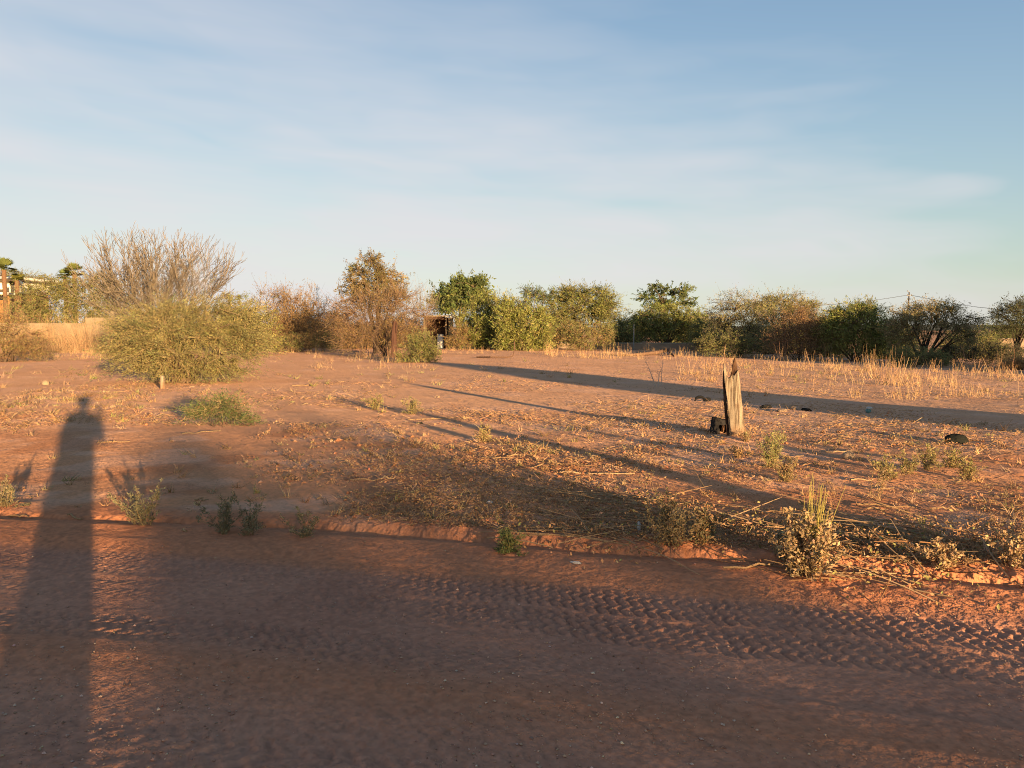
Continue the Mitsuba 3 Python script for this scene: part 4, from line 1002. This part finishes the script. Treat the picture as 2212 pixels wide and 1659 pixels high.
for s, lab, el_ in (((1630, 1400, 1250, 1130), 'long dry stalk rising to the left out of the tangle at the lower right', 0.10), ((1640, 1395, 1390, 1080), 'longest dry stalk leaning to the left at the lower right', 0.14),
                    ((1760, 1310, 1700, 1160), 'upright dry stalk with a slight lean at the lower right', 0.22), ((1800, 1335, 1320, 1180), 'dry stalk lying across the lower right tangle', 0.05),
                    ((2120, 1410, 1930, 1160), 'dry stalk leaning left near the right border', 0.12), ((2200, 1440, 2000, 1240), 'bent dry stalk touching the right border', 0.10), ((2130, 1290, 1900, 1180), 'short dry stalk above the bent stalk near the right border', 0.06),
                    ((262, 900, 150, 725), 'dry stalk rising alone below the broken post', 0.20), ((870, 1360, 660, 1215), 'dry stalk leaning on the pale leafy weed', 0.06), ((1700, 1290, 1260, 1140), 'second dry stalk lying across the lower right tangle', 0.05)):
    # the far end is read on the picture, so it is found on a sight line at the height to which the stalk rises
    a = z7(s[0], s[1])
    b = z7(s[2], s[3])
    kk = tag(numbered('dry_stalk'), lab, 'dry stalk')
    p0 = ground_at(*a)
    d1 = p0[1] + 0.35
    p1 = at_depth(b[0], b[1], d1 + el_)
    p1[2] = max(p1[2], float(terrain(p1[:1], p1[1:2])[0]) + 0.02)
    t = np.linspace(0, 1, 8)[:, None]
    path = p0 + (p1 - p0) * t + [0, 0, 0.01] + np.sin(t * np.pi) * [0, 0, -0.015]
    vv, ff = polyline(path, [0.005, 0.0045, 0.0025], 5)
    Bag().add(vv, ff, np.array(STRAW[rng.integers(3)]) * 0.95).build(kk)

# clumps of fallen stalks
tangles = [(1500, 1130, 'left of the pale leafy weed, the largest', 46, 1.1), (1380, 1085, 'above the dark green tuft', 30, 0.9), (1640, 1150, 'right behind the pale leafy weed', 26, 0.8), (1870, 1180, 'below the weed patch on the right', 30, 0.9),
           (2010, 1150, 'in the lower right, second from the border', 30, 0.9), (2140, 1190, 'at the lower right border', 34, 1.0), (1330, 1160, 'beside the dark green tuft', 26, 0.8), (1950, 1240, 'on the road edge at the lower right', 18, 0.7)]
for x, y, where, n, L in tangles:
    kk = tag(numbered('stalk_tangle'), 'tangle of fallen dry stalks ' + where, 'dry grass')
    p = ground_at(x, y)
    b = Bag()
    for k in range(n):
        s = p + np.array([rng.normal() * 0.22, rng.normal() * 0.16, 0])
        yaw = math.radians(152) + rng.normal() * 0.45
        if rng.random() < 0.25:
            yaw += np.pi + rng.normal() * 0.5
        el_ = abs(rng.normal()) * 0.13 + 0.01
        ln = L * rng.uniform(0.35, 1.1)
        d = np.array([math.cos(yaw) * math.cos(el_), math.sin(yaw) * math.cos(el_), math.sin(el_)])
        t = np.linspace(0, 1, 6)[:, None]
        path = s + d * ln * t + np.array([0, 0, -0.10 * ln]) * t * t + rng.normal(size=3) * 0.05 * t * t
        path[:, 2] = np.maximum(path[:, 2], terrain(path[:, 0], path[:, 1]) + 0.006)
        vv, ff = polyline(path, [0.0042, 0.004, 0.002], 4)
        b.add(vv, ff, np.array([STRAW[rng.integers(3)], DEADL[rng.integers(3)]][rng.random() < 0.45]) * rng.uniform(0.75, 1.15))
    c = p + rng.normal(size=(260, 3)) * [0.34, 0.24, 0.0]
    c[:, 2] = terrain(c[:, 0], c[:, 1]) + abs(rng.normal(size=260)) * 0.05 + 0.01
    vv, ff, ii = leaves(c, 0.03, 0.5, None, 2)
    b.add(vv, ff, tones(260, DEADL + OLIVE[:1])[ii])
    b.build(kk + '__stalks')
    labels[kk + '__stalks'] = {'kind': 'stuff'}


def upright(pts, hmin, hmax, r, cols, lean=0.16, sides=3):
    """Thin stalks standing at the given points."""
    n = len(pts)
    h = rng.uniform(hmin, hmax, n)
    base = np.stack([pts[:, 0], pts[:, 1], terrain(pts[:, 0], pts[:, 1]) - 0.02], -1)
    tip = base + np.stack([rng.normal(size=n) * lean * h, rng.normal(size=n) * lean * h, h], -1)
    return tubes(base, tip, r, np.asarray(r) * 0.5, sides), tones(n, cols, 0.18)


reeds = [(1610, 772, 'under the reddish brown bush, leftmost clump'), (1690, 778, 'under the reddish brown bush, right clump'), (1750, 775, 'between the reddish bush and the dark green tree'), (1800, 783, 'in front of the dark green tree, left clump'),
         (1870, 800, 'tallest clump in front of the dark green tree'), (1925, 793, 'in front of the wide thorn tree, left clump'), (1900, 815, 'nearest clump in front of the dark green tree'), (2040, 790, 'in front of the wide thorn tree, right clump'),
         (2110, 800, 'left of the tan bush near the right border'), (1505, 765, 'below the open grey-green thorn tree, left clump'), (1555, 768, 'below the open grey-green thorn tree, right clump'), (790, 775, 'standing before the twiggy brown bush'),
         (2165, 812, 'pale clump near the right border'), (1395, 762, 'in front of the low wall in the middle'), (1340, 768, 'pale clump at the left of the low wall'), (850, 782, 'at the foot of the dead trunk'),
         (1950, 830, 'standing alone on the sunny strip at the right')]
for x, y, where in reeds:
    kk = tag(numbered('dry_reed'), 'clump of tall straw-coloured dry grass stalks ' + where, 'dry grass')
    p = ground_at(x, y)
    n = 16
    pts = p[:2] + rng.normal(size=(n, 2)) * rng.uniform(0.15, 0.5)
    (vv, ff, ii), tone = upright(pts, 0.25, 1.25 if x > 1480 else 0.9, rng.uniform(0.005, 0.010, n), ((0.36, 0.22, 0.12), (0.30, 0.18, 0.10), (0.42, 0.28, 0.15)), 0.14, 4)
    b = Bag().add(vv, ff, tone[ii])
    (vv, ff, ii), tone = upright(p[:2] + rng.normal(size=(60, 2)) * [0.7, 0.4], 0.1, 0.4, np.full(60, 0.009), STRAW, 0.3, 3)
    b.add(vv, ff, tone[ii])
    b.build(kk + '__stalks')
    labels[kk + '__stalks'] = {'kind': 'stuff'}

# ground cover nobody could count
def scatter_px(n, y0, y1, power=1.0, x0=-60, x1=2270):
    """Points on the field spread so that they are about as close together in the picture near and far."""
    ys = y0 + (y1 - y0) * rng.random(n) ** power
    d = CAM_H * F / ((ys * S) - HORIZON)
    x = (rng.uniform(x0, x1, n) * S - 512) / F * d
    return np.stack([x, d], -1)


# tufts of dry grass
pts = np.vstack([scatter_px(500, 770, 880, 1.0, -40, 330), scatter_px(1300, 762, 1000, 1.3), scatter_px(500, 950, 1210, 0.8), scatter_px(350, 770, 850, 1.0, 1500, 2260)])
keep = (n2(pts[:, 0], pts[:, 1], 0.28, 91, 2) > -0.02 + 0.10 * rng.normal(size=len(pts))) & (pts[:, 1] > edge_y(pts[:, 0]) + 0.2)
pts = pts[keep]
nb = 11
bp = np.repeat(pts, nb, 0)
sc = np.clip(bp[:, 1] / 14, 0.55, 2.2)
bp = bp + rng.normal(size=bp.shape) * (0.035 * sc)[:, None]
h = rng.uniform(0.025, 0.10, len(bp)) * np.repeat(rng.uniform(0.4, 1.5, len(pts)) ** 1.5, nb) * sc ** 0.5
h = h * np.where(bp[:, 1] > 24, 1.25, 1.0)
base = np.stack([bp[:, 0], bp[:, 1], terrain(bp[:, 0], bp[:, 1]) - 0.01], -1)
tip = base + np.stack([rng.normal(size=len(bp)) * 0.75 * h, rng.normal(size=len(bp)) * 0.75 * h, h], -1)
w = np.stack([rng.normal(size=len(bp)), rng.normal(size=len(bp)), 0 * h], -1)
w = w / np.linalg.norm(w, axis=1, keepdims=True) * (0.0016 + 0.0006 * bp[:, 1])[:, None].clip(0, 0.011)
v_ = np.stack([base - w, base + w, tip], 1).reshape(-1, 3)
col = np.repeat(tones(len(pts), STRAW + DEADL[2:] + OLIVE[2:], 0.18), nb, 0)
Bag().add(v_, np.arange(len(v_)).reshape(-1, 3), np.repeat(col, 3, 0)).build('dry_grass')
labels['dry_grass'] = {'label': 'short dry grass tufts scattered over the sandy field', 'category': 'grass', 'kind': 'stuff'}
# grass in front of the far left wall and along the foot of the bushes
pl, hl = [], []
for x0_, x1_, y0_, y1_, n, hh in ((20, 320, 748, 762, 6500, 2.1), (20, 320, 755, 775, 900, 0.7), (640, 960, 765, 795, 300, 0.4), (1180, 1520, 758, 770, 500, 0.6), (1480, 2260, 772, 800, 900, 0.7), (1500, 2260, 800, 850, 330, 0.45), (540, 760, 752, 764, 300, 0.4), (960, 1200, 752, 764, 300, 0.4)):
    m = max(4, n // 14)
    q = np.repeat(scatter_px(m, y0_, y1_, 1.0, x0_, x1_), 22, 0)
    q = q + rng.normal(size=q.shape) * np.repeat(rng.uniform(0.06, 0.3, m), 22)[:, None]
    pl.append(q)
    hl.append((rng.uniform(0.1, 1.0, len(q)) ** 2.2 * hh + 0.06) * np.repeat(rng.uniform(0.35, 1.25, m), 22))
q, hh = np.vstack(pl), np.concatenate(hl)
hh *= 0.55 + 0.9 * (n2(q[:, 0], q[:, 1], 0.5, 77) + 0.5)
base = np.stack([q[:, 0], q[:, 1], terrain(q[:, 0], q[:, 1]) - 0.02], -1)
tip = base + np.stack([rng.normal(size=len(q)) * 0.27 * hh, rng.normal(size=len(q)) * 0.27 * hh, hh], -1)
vv, ff, ii = tubes(base, tip, np.clip(0.00019 * q[:, 1], 0.004, 0.014), 0.003, 3)
Bag().add(vv, ff, tones(len(q), STRAW + DEADL[2:], 0.2)[ii]).build('tall_dry_grass')
labels['tall_dry_grass'] = {'label': 'tall dry grass along the walls and the foot of the bushes', 'category': 'grass', 'kind': 'stuff'}

# straw, dead leaves and clods lying about
n = 60000
pts = np.vstack([scatter_px(46000, 890, 1230, 0.62), scatter_px(14000, 820, 920, 0.8)])
v = (pts[:, 1] - edge_y(pts[:, 0])) * 0.97
keep = (n2(pts[:, 0], pts[:, 1], 0.45, 31, 2) + 0.12 * n2(pts[:, 0], pts[:, 1], 2.1, 92) > -0.06 + 0.06 * rng.normal(size=n) + 0.09 * sst(0.12, -0.35, pts[:, 0] / pts[:, 1])) & (v > 0.03)
pts = pts[keep]
n = len(pts)
yaw = rng.normal(size=n) * 1.3 + math.radians(160)
ln = rng.uniform(0.015, 0.075, n) * np.where(rng.random(n) < 0.05, 4.0, 1) * np.clip(pts[:, 1] / 9, 0.7, 2.2)
dz = rng.normal(size=n) * 0.35
d = np.stack([np.cos(yaw), np.sin(yaw), dz], -1)
c = np.stack([pts[:, 0], pts[:, 1], terrain(pts[:, 0], pts[:, 1]) + 0.006 + 0.02 * rng.random(n) ** 2], -1)
vv, ff, ii = tubes(c - d * ln[:, None] / 2, c + d * ln[:, None] / 2, np.clip(0.0014 + 0.00022 * pts[:, 1], 0, 0.006), 0.0012, 3)
b = Bag().add(vv, ff, tones(n, STRAW + DEADL + DEADL, 0.2)[ii])
n = 42000
q = scatter_px(n, 880, 1225, 0.6)
keep = (n2(q[:, 0], q[:, 1], 0.45, 31, 2) > -0.06 + 0.07 * rng.normal(size=n) + 0.09 * sst(0.12, -0.35, q[:, 0] / q[:, 1])) & ((q[:, 1] - edge_y(q[:, 0])) > 0.05)
q = q[keep]
c = np.stack([q[:, 0], q[:, 1], terrain(q[:, 0], q[:, 1]) + 0.03 * rng.random(len(q)) ** 1.5 + 0.004], -1)
vv, ff, ii = leaves(c, 0.020 * np.clip(q[:, 1] / 7, 0.8, 1.8), 0.5, None, 2)
b.add(vv, ff, tones(len(c), DEADL + STRAW[:2] + ((0.36, 0.19, 0.09),), 0.2)[ii])
m = 1500
q = scatter_px(m, 890, 1220, 0.6)
q = q[(n2(q[:, 0], q[:, 1], 0.45, 31, 2) > -0.10 + 0.08 * rng.normal(size=m)) & (q[:, 1] > edge_y(q[:, 0]) + 0.12)]
R_ = rng.uniform(0.02, 0.085, len(q)) * np.clip(q[:, 1] / 8, 0.8, 1.6)
k_ = np.repeat(np.arange(len(q)), 34)
o = unit(len(k_)) * R_[k_][:, None] * [1.3, 1.3, 1.0] * rng.random((len(k_), 1)) ** 0.5
c = np.stack([q[k_, 0] + o[:, 0], q[k_, 1] + o[:, 1], terrain(q[:, 0], q[:, 1])[k_] + abs(o[:, 2]) + 0.004], -1)
vv, ff, ii = leaves(c, 0.022 * np.clip(q[k_, 1] / 8, 0.8, 1.6), 0.4, None, 1)
b.add(vv, ff, (tones(len(q), DEADL + STRAW + ((0.40, 0.22, 0.10), (0.26, 0.21, 0.10)), 0.15)[k_] * rng.uniform(0.8, 1.2, (len(k_), 1)))[ii])
b.build('dry_litter')
labels['dry_litter'] = {'label': 'straw bits and dead leaves strewn over the near field', 'category': 'plant litter', 'kind': 'stuff'}

# pebbles and clods
oct_v = np.array([[1, 0, 0], [-1, 0, 0], [0, 1, 0], [0, -1, 0], [0, 0, 1], [0, 0, -1.0]])
oct_f = np.array([[0, 2, 4], [2, 1, 4], [1, 3, 4], [3, 0, 4], [2, 0, 5], [1, 2, 5], [3, 1, 5], [0, 3, 5]])


def pebbles(pts, r, cols, key, label, sink=0.35):
    n = len(pts)
    a = rng.uniform(0, 2 * np.pi, n)
    R = np.stack([np.stack([np.cos(a), -np.sin(a)], -1), np.stack([np.sin(a), np.cos(a)], -1)], 1)
    sh_ = oct_v[None] * rng.uniform(0.6, 1.25, (n, 6, 1)) * (r[:, None] * rng.uniform([0.7, 0.7, 0.45], [1.3, 1.1, 0.85], (n, 3)))[:, None]
    sh_[..., :2] = np.einsum('nij,nkj->nki', R, sh_[..., :2])
    c = np.stack([pts[:, 0], pts[:, 1], terrain(pts[:, 0], pts[:, 1]) + r * sink], -1)
    v_ = (c[:, None] + sh_).reshape(-1, 3)
    f_ = (oct_f[None] + (np.arange(n) * 6)[:, None, None]).reshape(-1, 3)
    Bag().add(v_, f_, np.repeat(tones(n, cols, 0.2), 6, 0)).build(key, 'pebble_tone')
    labels[key] = {'label': label, 'category': 'gravel', 'kind': 'stuff'}


q = scatter_px(8000, 1120, 1690, 0.75)
q = q[n2(q[:, 0], q[:, 1], 1.3, 201, 2) > -0.16 + 0.22 * rng.random(len(q))]
q = q[q[:, 1] < edge_y(q[:, 0]) - 0.05]
pebbles(q, 0.0020 + 0.0075 * rng.random(len(q)) ** 6 + 0.0012 * rng.random(len(q)), ((0.42, 0.26, 0.17), (0.33, 0.185, 0.12), (0.48, 0.33, 0.235)), 'gravel', 'pebbles and grit on the dirt road')
q = scatter_px(9000, 870, 1235, 0.6)
keep = (n2(q[:, 0], q[:, 1], 0.45, 31, 2) > -0.1) & (q[:, 1] > edge_y(q[:, 0]) + 0.02)
q = q[keep]
pebbles(q, (0.006 + 0.020 * rng.random(len(q)) ** 3) * np.clip(q[:, 1] / 7, 0.8, 1.5), ((0.44, 0.19, 0.09), (0.38, 0.16, 0.08), (0.5, 0.26, 0.14)), 'soil_clods', 'crumbled red soil clods in the near field', 0.2)

# ------------------------------------------------------------------ behind the camera: what casts the shadows in view
pc = -0.27 * SIDE - 0.30 * AWAY
fwd = np.array([0.10, 0.995])
rgt = np.array([fwd[1], -fwd[0]])
gz = float(terrain(pc[:1], pc[1:2])[0])


def W(a, b, z):
    return np.array([*(pc + rgt * a + fwd * b), gz + z])


def chain(bones, edge=0.018, smooth=8):
    out = m3.Manifold()
    for (a, ra), (b_, rb) in bones:
        out += m3.Manifold.batch_hull([m3.Manifold.sphere(ra, 20).translate(list(a)), m3.Manifold.sphere(rb, 20).translate(list(b_))])
    return refined(out, edge, smooth)


phone = np.array([0.0, -0.012, CAM_H])
H_ = 1.80
hips = {s: W(0.10 * s, 0, 0.94) for s in (-1, 1)}
knee = {s: W(0.105 * s, 0.02, 0.50) for s in (-1, 1)}
ank = {s: W(0.125 * s, -0.01, 0.09) for s in (-1, 1)}
toe = {s: W(0.15 * s, 0.19, 0.04) for s in (-1, 1)}
shl = {s: W(0.20 * s, -0.01, 1.44) for s in (-1, 1)}
hand = phone + np.array([0.055, -0.025, -0.045])
elbow = W(0.27, 0.12, 1.14)
lelb, lwr = W(-0.27, 0.02, 1.15), W(-0.26, 0.12, 0.93)
neck, head = W(0, 0.0, 1.52), W(0.0, 0.03, 1.68)
wr = hand + np.array([0.03, -0.05, -0.07])
B = [((W(0, 0, 0.95), 0.13), (W(0, 0.0, 1.10), 0.125)), ((W(0, 0, 1.10), 0.125), (W(0, -0.01, 1.32), 0.135)), ((neck, 0.07), (W(0, 0, 1.60), 0.07)), ((head, 0.088), (W(0, 0.05, 1.63), 0.065)), ((head, 0.092), (W(0, 0.0, 1.70), 0.10)),
     ((W(0, 0.11, 1.665), 0.012), (W(0, 0.135, 1.64), 0.016)), ((W(-0.092, 0.01, 1.66), 0.016), (W(-0.094, 0.01, 1.63), 0.012)), ((W(0.092, 0.01, 1.66), 0.016), (W(0.094, 0.01, 1.63), 0.012)), ((W(0, 0.075, 1.595), 0.03), (W(0, 0.085, 1.60), 0.03))]
for s in (-1, 1):
    B += [((W(0.10 * s, 0, 1.30), 0.11), (shl[s], 0.06)), ((W(0.06 * s, 0, 0.97), 0.12), (hips[s], 0.095)), ((hips[s], 0.09), (knee[s], 0.058)), ((knee[s], 0.056), (W(0.115 * s, -0.02, 0.34), 0.056)), ((W(0.115 * s, -0.02, 0.34), 0.056), (ank[s], 0.038)), ((ank[s], 0.038), (toe[s], 0.028)),
          ((shl[s], 0.058), (elbow if s > 0 else lelb, 0.042)), ((elbow if s > 0 else lelb, 0.042), (wr if s > 0 else lwr, 0.028))]
palm_c = {1: hand, -1: lwr + np.array([0.0, 0.03, -0.08])}
B += [((wr, 0.027), (hand, 0.028)), ((lwr, 0.027), (palm_c[-1], 0.028))]
for i, o in enumerate((0.028, 0.009, -0.011, -0.03)):      # the fingers of the right hand close round the phone, those of the left hang curled
    a = hand + np.array([0.004, 0.0, 0.018 + o * 0.9])
    b1 = a + np.array([-0.018, -0.028, 0.006])
    b2 = b1 + np.array([-0.03, 0.002, 0.004])
    b3 = b2 + np.array([-0.018, 0.006, 0.0])
    B += [((a, 0.0095), (b1, 0.009)), ((b1, 0.009), (b2, 0.0085)), ((b2, 0.0085), (b3, 0.0075))]
    a = palm_c[-1] + np.array([o * 0.3, o * 0.9, -0.03])
    b1 = a + np.array([0.004, 0.0, -0.04 + 0.004 * i])
    b2 = b1 + np.array([0.014, 0.0, -0.024])
    B += [((a, 0.0095), (b1, 0.009)), ((b1, 0.009), (b2, 0.008))]
B += [((hand + [0, 0, 0.01], 0.013), (hand + [-0.02, 0.012, 0.045], 0.010)), ((hand + [-0.02, 0.012, 0.045], 0.010), (hand + [-0.035, 0.012, 0.06], 0.008)), ((palm_c[-1], 0.013), (palm_c[-1] + [0.02, 0.035, -0.03], 0.010))]
per_ = tag(numbered('person'), 'person behind the camera holding up a phone, seen only by the long shadow', 'person')
solid(part_name(per_, 'body'), chain(B, 0.012, 4), 'skin', True)
Sh = [((W(-0.06, 0, 0.88), 0.17), (W(0.06, 0, 1.12), 0.17)), ((W(0.06, 0, 0.88), 0.17), (W(-0.06, 0, 1.12), 0.17)), ((W(-0.04, 0, 1.12), 0.17), (W(-0.04, -0.01, 1.36), 0.16)), ((W(0.04, 0, 1.12), 0.17), (W(0.04, -0.01, 1.36), 0.16)), ((W(-0.10, 0, 1.38), 0.105), (W(0.10, 0, 1.38), 0.105))]
for s in (-1, 1):
    e = elbow if s > 0 else lelb
    Sh += [((W(0.10 * s, 0, 1.34), 0.12), (shl[s], 0.082)), ((shl[s], 0.08), (shl[s] + (e - shl[s]) * 0.8, 0.068)), ((W(0.09 * s, 0, 0.93), 0.14), (W(0.1 * s, 0, 1.15), 0.12))]
solid(part_name(per_, 'shirt'), chain(Sh, 0.02, 5), 'shirt', True)
Tr = []
for s in (-1, 1):
    Tr += [((W(0.05 * s, 0, 0.93), 0.135), (hips[s], 0.112)), ((hips[s], 0.125), (knee[s], 0.11)), ((knee[s], 0.11), (ank[s] + [0, 0, 0.05], 0.082))]
solid(part_name(per_, 'trousers'), chain(Tr, 0.02, 5), 'denim', True)
for s in (-1, 1):
    solid(part_name(per_, 'shoe'), chain([((ank[s] - [0, 0, 0.02], 0.05), (toe[s], 0.04)), ((W(0.12 * s, -0.06, 0.045), 0.042), (ank[s] - [0, 0, 0.03], 0.05))], 0.015, 3), 'rubber', True)
m = trimesh.creation.icosphere(subdivisions=3, radius=0.14)
m.vertices[:, 2] *= 0.95
m.apply_translation(W(0, -0.012, 1.725))
solid(part_name(per_, 'hair'), m, 'hair', True)
ph = tag(numbered('phone'), 'phone held up in the right hand of the person', 'phone')
m = box(-0.038, 0.038, -0.004, 0.004, -0.08, 0.08, 0.0015)
m.apply_translation([0.018, -0.02, CAM_H - 0.055])
solid(ph, m, 'rubber')

# trees standing across the road behind the camera, whose thin crowns let some sun through
for p_, s_, hw, hgt, n_, lab in ((-1.0, -30.5, 1.62, 3.36, 15000, 'low thin bush across the road behind the camera'), (0.88, -30.0, 0.90, 3.66, 30000, 'thin leafy tree across the road behind the camera, the left one of three'), (2.1, -31.0, 0.95, 3.95, 11000, 'thin leafy tree across the road behind the camera, the middle one of three'),
                                 (3.25, -29.0, 0.80, 3.98, 6000, 'thin leafy tree across the road behind the camera, the right one of three')):
    c = p_ * SIDE + s_ * AWAY
    key = numbered('shade_tree')
    tag(key, lab, 'tree')
    L = [((c[0] + SIDE[0] * o * hw, c[1] + SIDE[1] * o * hw, z), (hw * r, hw * r, hh)) for o, z, r, hh in ((0, hgt * 0.70, 0.95, hgt * 0.30), (-0.3, hgt * 0.45, 0.85, hgt * 0.30), (0.35, hgt * 0.42, 0.8, hgt * 0.28), (0, hgt * 0.20, 1.0, hgt * 0.22))]
    pts = crown_points(L, n_, 7, 0.32, 0.6, -0.1)
    vv, ff, ii = leaves(pts, 0.12 if p_ < 1 else 0.088, 0.6, None, 1)
    Bag().add(vv, ff, tones(len(pts), DKGREEN)[ii]).build(key + '__crown')
    labels[key + '__crown'] = {'kind': 'stuff'}
    vv, ff = polyline([(c[0], c[1], -0.3), (c[0] + 0.1, c[1], hgt * 0.4), (c[0], c[1], hgt * 0.8)], [0.12, 0.05], 8)
    Bag().add(vv, ff, (0.1, 0.07, 0.05)).build(key + '__trunk')

# dead trunk and gabled hut beyond the right edge
dk = tag(numbered('dead_trunk'), 'leaning dead trunk beyond the right edge, across the road', 'dead tree')
c = 5.25 * SIDE - 5.0 * AWAY
gz2 = float(terrain(c[:1], c[1:2])[0])
t = np.linspace(0, 1, 9)
m = ply_mesh(*polyline(np.stack([c[0] + 0.05 * np.sin(4 * t), c[1] + 0.0 * t, gz2 - 0.1 + 1.8 * t], -1), [0.27, 0.22, 0.17, 0.09], 10)).subdivide()
Bag().add(m.vertices, m.faces, (0.16, 0.11, 0.08)).build(dk + '__trunk', smooth=True)
hut = tag(numbered('hut'), 'small plastered hut with a gable roof beyond the right edge', 'hut')
c = 13.7 * SIDE - 13.0 * AWAY
R_ = trimesh.transformations.rotation_matrix(AZ * -1, [0, 0, 1])
R_[:3, 3] = [c[0], c[1], float(base_z(*c)) - 0.1]
w_ = box(-1.6, 1.6, -2.0, 2.0, 0, 2.9)
w_.apply_transform(R_)
solid(hut + '__wall', w_, 'beige_plaster')
pr = extruded([(-1.75, 2.86), (1.75, 2.86), (0, 4.2)], -2.3, 2.3).to_mesh()
pr = trimesh.Trimesh(pr.vert_properties[:, :3], pr.tri_verts)
pr.apply_transform(R_)
solid(hut + '__roof', pr, 'dull_tin')
